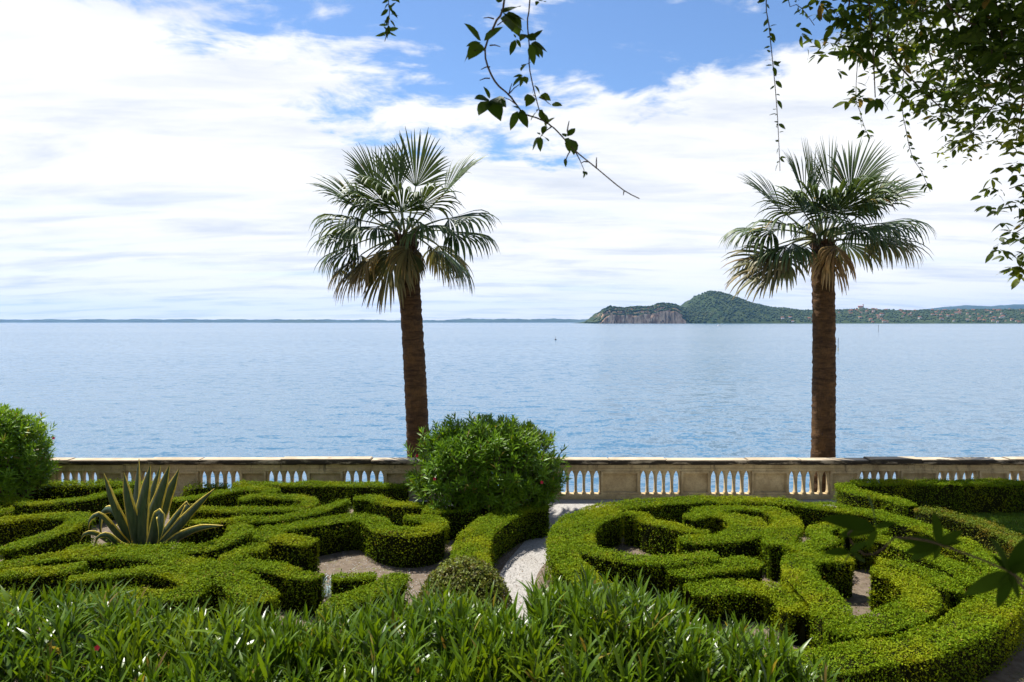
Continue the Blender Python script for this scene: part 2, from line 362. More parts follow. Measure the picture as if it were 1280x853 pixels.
# ------------------------------------------------------------------ balustrade
def build_balustrade():
    root = empty('stone_balustrade', (0, BAL_Y, 0), 'long weathered stone balustrade with pointed arches between garden and lake', 'balustrade')
    k = BAL_Y / F
    X = lambda px: (px - 640) * k
    opens = [-216, -130, -20, 65, 150, 245, 330, 427, 516, 610, 700, 801, 890, 989, 1078, 1177, 1266, 1366, 1455, 1555]
    OW = 52 * k; dep = .16; y0 = .06
    Z0, Z1, ZF = .11, .675, .855
    pitch = OW / 5
    def prof(z):                  # half width of a baluster at height t in 0..1
        t = (z - Z0) / (Z1 - Z0); h = pitch / 2
        if t < .06: return .048
        if t < .10: return .048 - (t - .06) / .04 * .016
        if t < .70: return .032 - .005 * math.sin((t - .1) / .6 * math.pi)
        u = (t - .70) / .30
        return .032 + (h - .0035 - .032) * u**1.8
    zs = [Z0, Z0 + .03, Z0 + .036, Z0 + .06] + list(np.linspace(Z0 + .12, Z0 + .39, 4)) + list(np.linspace(Z0 + .43, Z1 - .006, 9)) + [Z1]
    def bal_mesh(lo, hi):
        Vv, Fv = [], []
        for z in zs:
            w = prof(z); a = -w if lo else 0.0; b = w if hi else 0.0
            c = min(.016, w * .5)
            ring = [(a, -dep * .3), (a + (c if lo else 0), -dep * .5), (b - (c if hi else 0), -dep * .5), (b, -dep * .3), (b, dep * .3), (b - (c if hi else 0), dep * .5), (a + (c if lo else 0), dep * .5), (a, dep * .3)]
            Vv += [(x, y, z) for x, y in ring]
        for i in range(len(zs) - 1):
            for j in range(8):
                Fv.append((i * 8 + j, i * 8 + (j + 1) % 8, i * 8 + 8 + (j + 1) % 8, i * 8 + 8 + j))
        return npmesh('baluster', np.array(Vv), np.array(Fv))
    full, left, right = bal_mesh(1, 1), bal_mesh(0, 1), bal_mesh(1, 0)
    for me in (full, left, right): me.materials.append(M['stone'])
    yc = y0 + dep / 2
    for x in opens:
        x0 = X(x)
        link('baluster', left, None, root, (x0, yc, 0)); link('baluster', right, None, root, (x0 + OW, yc, 0))
        for i in range(1, 5): link('baluster', full, None, root, (x0 + i * pitch, yc, 0))
    for i in range(len(opens) - 1):                       # piers with sunk panels
        a, b = X(opens[i]) + OW + .001, X(opens[i + 1]) - .001
        bm = bmesh.new(); box_bm(bm, a, b, y0 - .015, y0 + dep + .015, Z0, Z1)
        fr = [f for f in bm.faces if abs(f.normal.y) > .9]
        bmesh.ops.inset_individual(bm, faces=fr, thickness=.055 if b - a < .6 else .075, depth=0)
        fr = [f for f in bm.faces if abs(f.normal.y) > .9 and abs(f.calc_center_median().x - (a + b) / 2) < .02 and abs(f.calc_center_median().z - (Z0 + Z1) / 2) < .02]
        bmesh.ops.inset_individual(bm, faces=fr, thickness=.014, depth=-.05)
        pr = link('pier', bmesh_to('pier', bm), M['stone'], root)
        fb = bmesh.new(); t_ = .055 if b - a < .6 else .075; yy = y0 - .0155
        for q in ((a + .004, a + t_ - .02, Z0 + .004, Z1 - .004), (b - t_ + .02, b - .004, Z0 + .004, Z1 - .004), (a + t_ - .019, b - t_ + .019, Z1 - t_ + .02, Z1 - .004), (a + t_ - .019, b - t_ + .019, Z0 + .004, Z0 + t_ - .02)):
            box_bm(fb, q[0], q[1], yy - .022, yy, q[2], q[3])
        link('panel_frame', bmesh_to('panel_frame', fb), M['stone'], pr)
        am = (a + b) / 2
    cuts = [X(o) + OW + .35 for o in opens]
    for i in range(len(cuts) - 1):
        a, b = cuts[i] + .0015, cuts[i + 1] - .0015
        bm = bmesh.new()
        box_bm(bm, a, b, y0 - .022, y0 + dep + .022, Z1 + .001, Z1 + .055)
        box_bm(bm, a, b, y0 - .006, y0 + dep + .006, Z1 + .056, ZF - .035)
        box_bm(bm, a, b, y0 - .035, y0 + dep + .035, ZF - .034, ZF - .001)
        link('frieze', bmesh_to('frieze', bm), M['stone'], root)
        link('plinth', box_me('plinth', a, b, y0 - .05, y0 + dep + .05, .0, Z0 - .001, .012), M['stone'], root)
    rr = random.Random(3); x = X(-250)
    while x < X(1560):
        w = rr.uniform(1.2, 2.2); dz = rr.uniform(-.008, .008) + (.022 if rr.random() < .12 else 0)
        dy = rr.uniform(-.012, .012)
        bm = bmesh.new(); box_bm(bm, x + .004, x + w - .004, y0 - .085 + dy, y0 + dep + .085 + dy, ZF, .945 + dz)
        bmesh.ops.bevel(bm, geom=bm.edges[:], offset=.014, segments=2, affect='EDGES')
        bmesh.ops.rotate(bm, cent=(x + w / 2, y0, .9), matrix=Matrix.Rotation(rr.uniform(-.002, .002), 3, 'Y'), verts=bm.verts)
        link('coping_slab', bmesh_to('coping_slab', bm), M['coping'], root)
        x += w
for_par = build_balustrade
def fix_local(root):             # children were written in world x,z and local y
    return root
build_balustrade()

# ------------------------------------------------------------------ clipped hedges
HEDGE_H = .6
def hedge(label, pts, w=.5, h=HEDGE_H, leaf='box_leaf', dens=1.0, leafy=1.0, shag=0.0, group='clipped box hedges of the garden', pix=True):
    if pix: C = np.array([atz(px, py, h)[:2] for px, py in pts])
    else: C = np.array(pts, float)
    C = spline(C, .07); n = len(C)
    T = unit(np.gradient(C, axis=0)); N = np.stack([-T[:, 1], T[:, 0]], 1)
    base = np.array([C[n // 2][0], C[n // 2][1], 0.])
    root = empty('box_hedge', base, label, 'hedge', group)
    W = np.broadcast_to(np.asarray(w, float), (n,)) if np.isscalar(w) else np.interp(np.linspace(0, 1, n), np.linspace(0, 1, len(w)), w)
    # rounded ends
    s = np.concatenate(([0], np.cumsum(np.linalg.norm(np.diff(C, axis=0), axis=1)))); L = s[-1]
    e = np.minimum(s, L - s); Wr = W * np.sqrt(np.clip(e / (W * .35) + .30, 0, 1))
    seed = rng.uniform(0, 9)
    # inner growth: dark woody body
    ins = .045
    prof = np.array([(-.5, 0), (-.5, .55), (-.49, .9), (-.40, 1), (0, 1.0), (.40, 1), (.49, .9), (.5, .55), (.5, 0)])
    m = len(prof)
    rad = (Wr - 2 * .085).clip(.05)
    V = np.empty((n, m, 3))
    V[:, :, :2] = C[:, None] + N[:, None] * (prof[None, :, 0:1] * rad[:, None, None])
    V[:, :, 2] = prof[None, :, 1] * (h - ins)
    V[..., 2] += np.where(prof[None, :, 1] > .8, .018 * wob(V, 2.2, seed), 0)
    i = np.arange(n - 1)[:, None] * m; j = np.arange(m - 1)[None]
    Fq = np.stack([i + j, i + j + 1, i + m + j + 1, i + m + j], -1).reshape(-1, 4)
    caps = [np.array([[0, k, k + 1] for k in range(1, m - 1)]), np.array([[(n - 1) * m, (n - 1) * m + k + 1, (n - 1) * m + k] for k in range(1, m - 1)])]
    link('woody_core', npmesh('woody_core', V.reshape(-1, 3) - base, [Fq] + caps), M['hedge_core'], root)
    # leaves on the clipped faces
    def put(cnt, kind):
        if kind == 'end':
            sid = rng.integers(0, 2, cnt); idx = np.where(sid == 0, 0, n - 1); sg = np.where(sid == 0, -1., 1.)[:, None]
            q = rng.uniform(-.5, .5, cnt); zz = rng.uniform(.02, 1, cnt) * h
            p = np.empty((cnt, 3)); p[:, :2] = C[idx] + N[idx] * (q * Wr[idx])[:, None]; p[:, 2] = zz
            nn = np.zeros((cnt, 3)); nn[:, :2] = T[idx] * sg; return p, nn
        f = rng.uniform(0, n - 1.001, cnt); i0 = f.astype(int); fr = (f - i0)[:, None]
        c = C[i0] * (1 - fr) + C[i0 + 1] * fr; nn2 = unit(N[i0] * (1 - fr) + N[i0 + 1] * fr); ww = Wr[i0] * (1 - fr[:, 0]) + Wr[i0 + 1] * fr[:, 0]
        p = np.empty((cnt, 3)); nn = np.zeros((cnt, 3))
        if kind == 'top':
            q = rng.uniform(-.5, .5, cnt); p[:, :2] = c + nn2 * (q * ww)[:, None]
            p[:, 2] = h - .035 * np.clip((np.abs(q) - .40) / .10, 0, 1)**2
            nn[:, 2] = 1; ed = np.clip((np.abs(q) - .42) / .08, 0, 1) * np.sign(q); nn[:, :2] += nn2 * ed[:, None]
        else:
            sg = np.where(rng.random(cnt) < .5, -1., 1.); p[:, :2] = c + nn2 * (sg * ww * .5)[:, None]
            p[:, 2] = rng.uniform(0.01, 1, cnt)**.9 * h; nn[:, :2] = nn2 * sg[:, None]
        return p, nn
    k = 5300 * dens
    nt, ns, ne = int(k * L * W.mean() * 1.15), int(k * .34 * L * h * 2), int(k * 2 * W.mean() * h)
    P_, N_ = zip(put(nt, 'top'), put(ns, 'side'), put(ne, 'end'))
    P_ = np.vstack(P_); N_ = unit(np.vstack(N_)); cnt = len(P_)
    bulge = .038 * wob(P_, 2.4, seed) + .014 * wob(P_, 8.5, seed + 3) + .008 * wob(P_, 24, seed)
    side_ = np.abs(N_[:, 2]) < .5
    P_ = P_ + N_ * (bulge - np.where(side_, rng.uniform(0, .10, cnt), rng.uniform(0, .045, cnt)))[:, None]
    bare = (wob(P_, 3.1, seed + 5) + .4 * wob(P_, 9, seed)) > np.where(side_, .52, .80); keep = ~(bare & (rng.random(cnt) < .72))
    P_, N_, cnt = P_[keep], N_[keep], int(keep.sum())
    if shag:
        P_ += N_ * (rng.random(cnt)**3 * shag)[:, None] + rnd_dirs(cnt) * shag * .25
    out = rng.random(cnt) < .045
    P_[out] += N_[out] * rng.uniform(.01, .065, out.sum())[:, None]
    P_[:, 2] = P_[:, 2].clip(.012)
    ax = unit(N_ * .30 + rnd_dirs(cnt) * .9 + np.array([0, 0, .15])); nr = unit(N_ * 1.3 + rnd_dirs(cnt) * np.where(side_[keep], 1.1, .55)[:, None])
    sz = rng.uniform(.8, 1.25, cnt) * leafy
    Vv, Ff = leaves_geo(P_ - ax * .012 - base, ax, nr, .030 * sz, .0185 * sz)
    Vv[:, 2] = np.maximum(Vv[:, 2], .004)
    tag(link('leaves', npmesh('leaves', Vv, Ff), M[leaf], root), kind='stuff')
    return root

hedge('straggly low hedge along the balustrade beside the dark oleander', [(20, 606), (60, 605), (100, 605), (150, 604), (190, 605)], .36, .48, shag=.07, dens=.6, leafy=1.25)
hedge('sparse scraggy little hedge piece below the balustrade arches behind the agave', [(230, 611), (258, 608), (284, 607)], .3, .34, shag=.10, dens=.35, leafy=1.3)
hedge('straight box hedge running along the balustrade left of the oleander dome', [(292, 604), (350, 604), (420, 604), (470, 605), (510, 606)], .45, .5)
hedge('wavy hedge sweeping past the foot of the dark oleander towards the agave', [(-60, 620), (0, 624), (40, 627), (80, 626), (110, 621), (135, 615), (165, 611)], .38)
hedge('short hedge stub in front of the dark oleander', [(-60, 634), (-20, 637), (14, 637)], .4)
hedge('hairpin hedge bending back beside the curled agave leaves', [(-70, 655), (0, 650), (40, 645), (80, 643), (104, 646), (92, 655), (62, 667), (32, 677), (8, 687)], .40)
hedge('hedge curving in front of the agave with hooked end', [(85, 685), (120, 683), (160, 684), (205, 685), (250, 683), (275, 677), (294, 668), (304, 660), (290, 656)], .40)
hedge('thin hedge arc rising behind the agave to the balustrade hedge', [(212, 624), (250, 620), (275, 615), (300, 611), (328, 610), (346, 613)], .34)
hedge('double-backed wavy hedge between agave and the straight balustrade hedge', [(300, 624), (320, 620), (345, 619), (375, 621), (388, 626), (376, 632), (340, 635), (300, 636), (260, 635), (222, 637)], .34)
hedge('long wavy hedge with a yellow tuft at its lakeward end', [(432, 624), (415, 631), (392, 638), (368, 644), (340, 647), (300, 649), (260, 650), (225, 653)], .34)
hedge('scroll hedge ending in a round drum above the bare soil', [(394, 676), (365, 673), (336, 668), (334, 661), (360, 657), (395, 652), (430, 646), (452, 645), (468, 650), (478, 658), (500, 663), (525, 663), (543, 657), (543, 650), (525, 645), (508, 648)], .46)
hedge('small hooked hedge between scroll hedge and the broad sweeping band', [(335, 683), (306, 686), (290, 694), (304, 701), (336, 707), (366, 714), (400, 721)], [.42, .42, .4, .36, .34], .56)
hedge('broad hedge band sweeping in front of the agave down into the oleander leaves', [(-80, 722), (0, 706), (50, 697), (110, 691), (165, 692), (215, 697), (250, 705), (285, 718), (310, 731), (328, 750)], [.38, .38, .40, .44, .5, .58])
hedge('short hedge tapering into the broad band', [(-60, 730), (0, 718), (40, 713), (80, 709), (104, 708)], .38)
hedge('wide hairpin hedge just above the foreground oleander leaves', [(86, 723), (120, 718), (160, 713), (205, 712), (236, 720), (246, 731), (226, 741), (190, 743), (150, 741), (115, 746), (92, 756), (72, 772)], .38)
hedge('hedge end showing through the foreground oleander below the hairpin hedge', [(-60, 752), (0, 746), (32, 747)], .44)
hedge('knee-low hedge strip beside the bluish plant', [(414, 721), (440, 719), (470, 719)], .3, .42)
hedge('slanting hedge piece between the low strip and the round bronze shrub', [(500, 716), (486, 727), (462, 738), (432, 749), (405, 768)], .44, .56)
hedge('wavy hedge below the straight balustrade hedge running to the oleander dome', [(442, 621), (465, 621), (483, 627), (515, 630), (552, 627)], .38)
hedge('short hedge in the shade under the oleander dome', [(530, 638), (552, 635), (576, 634), (596, 632)], .5)
hedge('broad curved hedge leading from the oleander dome along the gravel path', [(684, 630), (652, 633), (624, 645), (604, 658), (592, 672), (588, 690), (592, 710)], .62)
hedge('large ring hedge enclosing the round bed beside the path', [(790, 757), (757, 740), (728, 717), (708, 696), (702, 675), (706, 660), (717, 648), (737, 639), (765, 632), (800, 628), (850, 624), (900, 623), (950, 624), (1000, 628), (1040, 633), (1085, 639), (1120, 647), (1152, 657), (1187, 670), (1222, 688), (1246, 706), (1257, 726), (1247, 750), (1217, 773), (1175, 793), (1130, 807), (1085, 815), (1040, 822), (990, 824), (930, 818), (880, 806)], [.50] * 11 + [.5, .52, .54, .56, .56, .56, .5])
hedge('crescent hedge just inside the ring hedge beside the path', [(772, 639), (744, 648), (730, 660), (727, 674), (737, 685), (762, 692), (795, 697), (832, 699), (866, 695), (894, 692)], .44)
hedge('small stepped hedge inside the crescent hedge', [(781, 641), (800, 642), (813, 650), (838, 656), (865, 661), (886, 664)], .36)
hedge('comma-shaped hedge at the middle of the round bed', [(858, 647), (880, 642), (908, 643), (930, 649), (938, 657), (925, 666), (900, 671), (872, 674), (848, 673)], [.34, .42, .66, .7, .6, .42, .36])
hedge('arched hedge wrapping the lakeward side of the comma-shaped hedge', [(866, 638), (905, 634), (945, 634), (972, 640), (984, 650), (980, 661), (973, 672), (970, 681)], [.34, .34, .42, .54, .54, .5])
hedge('low wavy hedge below the comma-shaped hedge half hidden by oleander tips', [(840, 716), (872, 709), (905, 704), (932, 703), (952, 706)], .55, .52)
hedge('hedge top showing just over the foreground oleander tips in the round bed', [(860, 736), (905, 731), (940, 732), (968, 736), (990, 748), (1000, 765)], .55, .45)
hedge('curly hedge behind the large dark hanging leaf in the round bed', [(985, 685), (1012, 681), (1034, 673), (1022, 664), (1034, 656), (1064, 652)], .40)
hedge('hooked hedge descending from the curly hedge to the oleander tips', [(1064, 696), (1026, 695), (998, 699), (1000, 714), (1017, 733), (1036, 754), (1046, 778)], .5)
hedge('fat hairpin hedge inside the camera-side curve of the ring hedge', [(1090, 710), (1124, 718), (1146, 735), (1150, 752), (1124, 768), (1084, 778), (1040, 788)], .46)
hedge('yellowish hedge arm beside the fat hairpin hedge', [(1098, 698), (1132, 706), (1162, 716), (1182, 728), (1194, 739)], .36)
hedge('dark green hedge arm following the ring hedge on the lawn side', [(1092, 668), (1120, 676), (1150, 688), (1180, 700), (1205, 714), (1222, 730)], .42)
hedge('short hedge curl behind the large dark hanging leaf near the ring hedge', [(1060, 668), (1085, 660), (1110, 662)], .44)
hedge('rust-tinged hedge with bare twiggy patches bordering the lawn', [(1148, 634), (1165, 639), (1186, 642), (1210, 648), (1236, 657), (1262, 668), (1300, 690)], .42, .62, leaf='rust_leaf', dens=.75, shag=.04)
hedge('pointed hedge starting at the corner of the lawn and running to the rusty hedge', [(1054, 603), (1064, 612), (1085, 617), (1114, 622), (1140, 631)], .46, .66)
hedge('tall straight hedge along the balustrade behind the lawn', [(1066, 602), (1100, 602), (1160, 602), (1220, 602), (1290, 602), (1400, 602)], .5, .70)

def scatter_ground():
    n = 5200; P_ = []
    while len(P_) < n:
        px, py = rng.uniform(400, 780), rng.uniform(624, 800); P_.append(atz(px, py, .008))
    P_ = np.array(P_); r = rng.uniform(.005, .014, n)[:, None, None]
    o = np.array([(1, 0, 0), (0, 1, 0), (-1, 0, 0), (0, -1, 0), (0, 0, .7)]); f = np.array([(0, 1, 4), (1, 2, 4), (2, 3, 4), (3, 0, 4)])
    V_ = o[None] * r * rng.uniform(.6, 1.3, (n, 5, 1)) + P_[:, None]
    tag(link('pebbles', npmesh('pebbles', V_.reshape(-1, 3), (f[None] + (np.arange(n) * 5)[:, None, None]).reshape(-1, 3)), M['gravel']), 'loose pale pebbles on the gravel path', 'pebbles', kind='stuff')
    n = 1500; P_ = np.array([atz(rng.uniform(380, 1280), rng.uniform(628, 850), .012) for _ in range(n)])
    V_, F_ = leaves_geo(P_, rnd_dirs(n) * [1, 1, .15], rnd_dirs(n) * .4 + [0, 0, 1], rng.uniform(.02, .05, n), .02)
    V_[:, 2] = np.maximum(V_[:, 2], .009)
    tag(link('leaf_litter', npmesh('leaf_litter', V_, F_), M['litter']), 'dry brown fallen leaves on soil and gravel between the hedges', 'leaf litter', kind='stuff')
M['litter'] = leaf_mat('litter', (.07, .04, .018), (.22, .13, .05), (.14, .13, .03), .8, .1, 5, .5, .1)
scatter_ground()

# ------------------------------------------------------------------ lawn
def lawn():
    poly = [atz(px, py, 0)[:2] for px, py in [(1150, 640), (1420, 640), (1460, 690), (1300, 704), (1240, 672), (1200, 656)]]
    flat_poly('lawn_soil', poly, .006, M['soil'])
    p = np.array(poly); lo_, hi_ = p.min(0), p.max(0); n = 60000
    q = rng.uniform(lo_, hi_, (n, 2)); ins = np.zeros(n, bool); j = len(p) - 1
    for i in range(len(p)):
        c = ((p[i, 1] > q[:, 1]) != (p[j, 1] > q[:, 1])) & (q[:, 0] < (p[j, 0] - p[i, 0]) * (q[:, 1] - p[i, 1]) / (p[j, 1] - p[i, 1] + 1e-9) + p[i, 0]); ins ^= c; j = i
    q = q[ins]; n = len(q); P3 = np.column_stack([q, np.full(n, .008)])
    ax = unit(rnd_dirs(n) * .6 + np.array([0, 0, 1.])); ax[:, 2] = np.abs(ax[:, 2])
    Vv, Ff = leaves_geo(P3, ax, rnd_dirs(n), rng.uniform(.05, .09, n), .012)
    tag(link('lawn_grass', npmesh('lawn_grass', Vv, Ff), M['grass']), 'short green lawn between the tall straight hedge and the rusty hedge', 'grass', kind='stuff')
lawn()

# ------------------------------------------------------------------ leaf-by-leaf plants
def leaf_template(L, W, bend=.25, fold=.2, stations=5, shape='lance'):
    t = np.linspace(0, 1, stations)
    if shape == 'lance': w = np.sin(np.pi * t**.85)**.8
    else: w = np.sin(np.pi * t**.75)**.7
    w[0] = .12; w[-1] = 0.02
    y = t * L; z = -bend * L * t**2
    V = []
    for k in range(stations):
        V += [(-w[k] * W / 2, y[k], z[k] + fold * w[k] * W / 2), (0, y[k], z[k]), (w[k] * W / 2, y[k], z[k] + fold * w[k] * W / 2)]
    Fq = []
    for k in range(stations - 1):
        a = k * 3; Fq += [(a, a + 1, a + 4, a + 3), (a + 1, a + 2, a + 5, a + 4)]
    return np.array(V), np.array(Fq)
def frames(ax, up):              # rotation matrices with local Y = ax, local Z ~ up
    y = unit(ax); x = unit(np.cross(y, up)); z = np.cross(x, y)
    return np.stack([x, y, z], -1)
def place_leaves(root, base, tmpl, pos, ax, up, scale, mat, n_obj, score, name='leaf', stuff='leaves'):
    """the n_obj highest scoring leaves become objects, the rest one joined part"""
    Rm = frames(ax, up); var = rng.integers(0, len(tmpl), len(pos))
    order = np.argsort(-score); own = order[:n_obj]; rest = order[n_obj:]
    mes = []
    for V, Fq in tmpl:
        me = npmesh(name, V, Fq, smooth=True); me.materials.append(mat); mes.append(me)
    for i in own:
        o = bpy.data.objects.new(name, mes[var[i]]); COL.objects.link(o); o.parent = root
        mw = np.eye(4); mw[:3, :3] = Rm[i] * scale[i]; mw[:3, 3] = pos[i] - base
        o.matrix_local = Matrix(mw.tolist())
    if len(rest):
        Vs, Fs, off = [], [], 0
        for k, (V, Fq) in enumerate(tmpl):
            r = rest[var[rest] == k]
            if not len(r): continue
            W_ = np.einsum('nij,vj->nvi', Rm[r] * scale[r][:, None, None], V) + (pos[r] - base)[:, None]
            Vs.append(W_.reshape(-1, 3)); Fs.append((Fq[None] + (np.arange(len(r)) * len(V))[:, None, None]).reshape(-1, 4) + off); off += W_.shape[0] * W_.shape[1]
        tag(link(stuff, npmesh(stuff, np.vstack(Vs), np.vstack(Fs), smooth=True), mat, root), kind='stuff')
def flower_me():
    bm = bmesh.new()
    for k in range(5):
        a = k * 2 * math.pi / 5
        r = Matrix.Rotation(a, 3, 'Z')
        pts = [(0, 0, 0), (.009, .012, .004), (.010, .024, .010), (0, .030, .012), (-.010, .024, .010), (-.009, .012, .004)]
        bm.faces.new([bm.verts.new(r @ Vector(p)) for p in pts])
    return bmesh_to('flower', bm)
M['petal'] = plain_mat('petal', (.42, .010, .03), (.55, .02, .05), 20, .6)
FLOWER = flower_me(); FLOWER.materials.append(M['petal'])

def foreground_oleander(label, cx, cy, rx, ry, zt, n_sh, n_obj=200):
    base = np.array([cx, cy, 0.]); root = empty('oleander_shrub', base, label, 'shrub', 'foreground oleanders')
    pos, ax, up, scl, stems = [], [], [], [], []
    for _ in range(n_sh):
        while True:
            u, v = rng.uniform(-1, 1, 2)
            if u * u + v * v < 1: break
        tip = np.array([cx + u * rx, cy + v * ry, zt - .28 * (u * u + v * v) + rng.normal(0, .055)])
        tip[2] += -.25 * max(0, (2.9 - tip[1])) 
        lean = np.array([u * .25 + rng.normal(0, .16), v * .2 + rng.normal(0, .14), 1.]); lean = lean / np.linalg.norm(lean)
        foot = base + np.array([u * .12 * rx, v * .12 * ry, .02])
        mid = tip - lean * .55
        stems.append(tube(spline([foot, foot * .45 + mid * .55 + np.array([0, 0, -.1]), mid, tip], .35), np.linspace(.011, .003, len(spline([foot, foot * .45 + mid * .55 + np.array([0, 0, -.1]), mid, tip], .35))), 4))
        nl = rng.integers(5, 8); ph = rng.uniform(0, 6.28)
        for w in range(nl):
            s = w / (nl - 1); p = tip - lean * s * .34
            for k in range(3):
                a = ph + k * 2.094 + w * 1.05 + rng.normal(0, .15)
                e = R(76) - s * R(36) + rng.normal(0, .15)
                d = np.array([math.cos(a) * math.cos(e), math.sin(a) * math.cos(e), math.sin(e)]) + lean * .2 - np.array([0, 0, .2])
                pos.append(p); ax.append(d); up.append(np.array([-math.cos(a) * math.sin(e), -math.sin(a) * math.sin(e), math.cos(e)]) + rng.normal(0, .25, 3)); scl.append((.55 + .45 * min(1, s * 3)) * rng.uniform(.8, 1.2))
    Vv, Fv = join(stems); link('stems', npmesh('stems', Vv - base, Fv), M['green_stem'], root)
    pos, ax, up, scl = map(np.array, (pos, ax, up, scl))
    tm = [leaf_template(.185, .0215, b, .22) for b in (.03, .14, .32)] + [leaf_template(.15, .017, .2, .3), leaf_template(.17, .024, .5, .15)]
    vis = pos[:, 2] * 1.0 + .30 * rng.random(len(pos)) - .05 * pos[:, 1]
    place_leaves(root, base, tm, pos, ax, up, scl, M['front_leaf'], n_obj, vis)
    return root

M['front_leaf_'] = None
for i, (lab, cx, cy, rx, ry, zt, ns) in enumerate([
    ('tall oleander in the foreground below the hairpin hedges', -2.55, 3.55, .95, .75, 2.62, 330),
    ('foreground oleander with one small pink flower low among its leaves', -1.45, 3.35, .85, .75, 2.58, 300),
    ('foreground oleander below the slanting hedge and bluish plant', -.55, 3.55, .75, .8, 2.59, 300),
    ('foreground oleander with pale upright tips beside the gravel path gap', .42, 3.45, .72, .8, 2.70, 310),
    ('foreground oleander trailing off below the hooked hedge of the round bed', 1.12, 3.3, .62, .7, 2.54, 240)]):
    r_ = foreground_oleander(lab, cx, cy, rx, ry, zt, ns)
    if i == 1:
        q = aty(122, 810, 3.0) - np.array([cx, cy, 0]); link('flower', FLOWER, None, r_, q, (R(70), 0, 0)).scale = (.45,) * 3

def oleander_dome(label, c, rad, hgt, z0, n_sh, name, flowers=()):
    base = np.array([c[0], c[1], 0.]); root = empty(name, base, label, 'shrub', None)
    # shoots through a flattened dome
    pos, ax, up, scl, sco = [], [], [], [], []
    zc = z0 + hgt * .42; stems = []
    for i in range(n_sh):
        d = rnd_dirs(1)[0]
        if d[2] < -.55: d[2] *= -1
        hz = math.hypot(d[0], d[1]) + 1e-6
        rr_ = 1.0 + .15 * wob(d * 3.0, 1.7, 4.0 + rad[0]) + rng.normal(0, .055)
        if rng.random() < .38: rr_ *= rng.uniform(.55, .95)
        rr_ /= (abs(d[0])**2.3 + abs(d[1])**2.3 + abs(d[2])**2.3)**(1 / 2.3); rr_ *= .97
        pw = 1.0
        hh = hgt * .60 if d[2] > 0 else hgt * .42
        tip = np.array([c[0] + math.copysign(abs(d[0])**pw, d[0]) * rad[0] * rr_, c[1] + math.copysign(abs(d[1])**pw, d[1]) * rad[1] * rr_, zc + math.copysign(abs(d[2])**pw, d[2]) * hh * rr_])
        lean = unit(d * .8 + np.array([0, 0, .75]) + rng.normal(0, .18, 3))
        if i % 6 == 0:
            f0 = base + np.array([d[0] * .2, d[1] * .2, .0]); stems.append(tube(spline([f0, (f0 + tip) / 2 + np.array([0, 0, -.15]), tip], .3), .009, 4))
        nl = 5; ph = rng.uniform(0, 6.28)
        a1 = unit(np.cross(lean, [0.3, .2, 1.0])); a2 = np.cross(lean, a1)
        for w in range(nl):
            s = w / (nl - 1)
            for k in range(3):
                a = ph + k * 2.094 + w * 1.05; e = R(68) - s * R(50) + rng.normal(0, .12)
                o_ = a1 * math.cos(a) + a2 * math.sin(a)
                pos.append(tip - lean * s * .20); ax.append(o_ * math.cos(e) + lean * math.sin(e)); up.append(lean * math.cos(e) - o_ * math.sin(e) + rng.normal(0, .2, 3))
                scl.append((.6 + .4 * min(1, s * 3)) * rng.uniform(.8, 1.2)); sco.append(rr_ - .25 * d[1] - s * .15 + .1 * rng.random())
    Vv, Fv = join(stems); link('stems', npmesh('stems', Vv - base, Fv), M['wood'], root)
    pos, ax, up, scl, sco = map(np.array, (pos, ax, up, scl, sco))
    sel = pos[:, 2] > .12; pos, ax, up, scl, sco = pos[sel], ax[sel], up[sel], scl[sel], sco[sel]
    tm = [leaf_template(.185, .036, b, .22, 3) for b in (.05, .3)]
    place_leaves(root, base, tm, pos, ax, up, scl, M['oleander_leaf'], 300, sco)
    for px, py, Y in flowers:
        q = aty(px, py, Y) - base; o = link('flower', FLOWER, None, root, q, (R(75), 0, R(20))); o.scale = (1.15,) * 3
    return root
c0 = atz(612, 668, 0)
oleander_dome('large round oleander dome with a few red flowers in front of the balustrade', (aty(609, 600, 14.2)[0], 14.2), (1.50, 1.15), 1.84, .25, 1500, 'round_oleander', [(543, 599, 12.95), (677, 603, 13.0), (521, 570, 13.4)])
oleander_dome('dark oleander bush cut by the picture edge beside the balustrade', (aty(-8, 570, 14.6)[0], 14.6), (1.06, 1.0), 2.0, .25, 1100, 'round_oleander', [(67, 548, 14.2)])

# bronze dome shrub, bluish plant
def dome_shrub():
    Y = 9.5; c = aty(580, 740, Y); base = np.array([c[0], Y, 0.]); root = empty('dome_shrub', base, 'low round shrub with bronze and yellow-green leaves behind the foreground oleander', 'shrub')
    n = 9000; d = rnd_dirs(n); d[:, 2] = np.abs(d[:, 2]); Rr = np.array([.70, .66, .84])
    P_ = base + np.array([0, 0, .06]) + d * Rr * (1 + .05 * wob(d * 4, 2)[:, None]) * (1 - rng.random((n, 1))**2 * .14) * .96
    ax = unit(d * .5 + rnd_dirs(n)); 
    Vv, Ff = leaves_geo(P_ - base, ax, unit(d + rnd_dirs(n) * .6), rng.uniform(.035, .055, n), .026)
    tag(link('leaves', npmesh('leaves', Vv, Ff), M['dome_leaf'], root), kind='stuff')
    bm = bmesh.new(); bmesh.ops.create_icosphere(bm, subdivisions=3, radius=1)
    for v in bm.verts:
        v.co = Vector((v.co.x * .60, v.co.y * .56, max(v.co.z, -.05) * .71 + .06))
    link('woody_core', bmesh_to('woody_core', bm), M['hedge_core'], root)
dome_shrub()
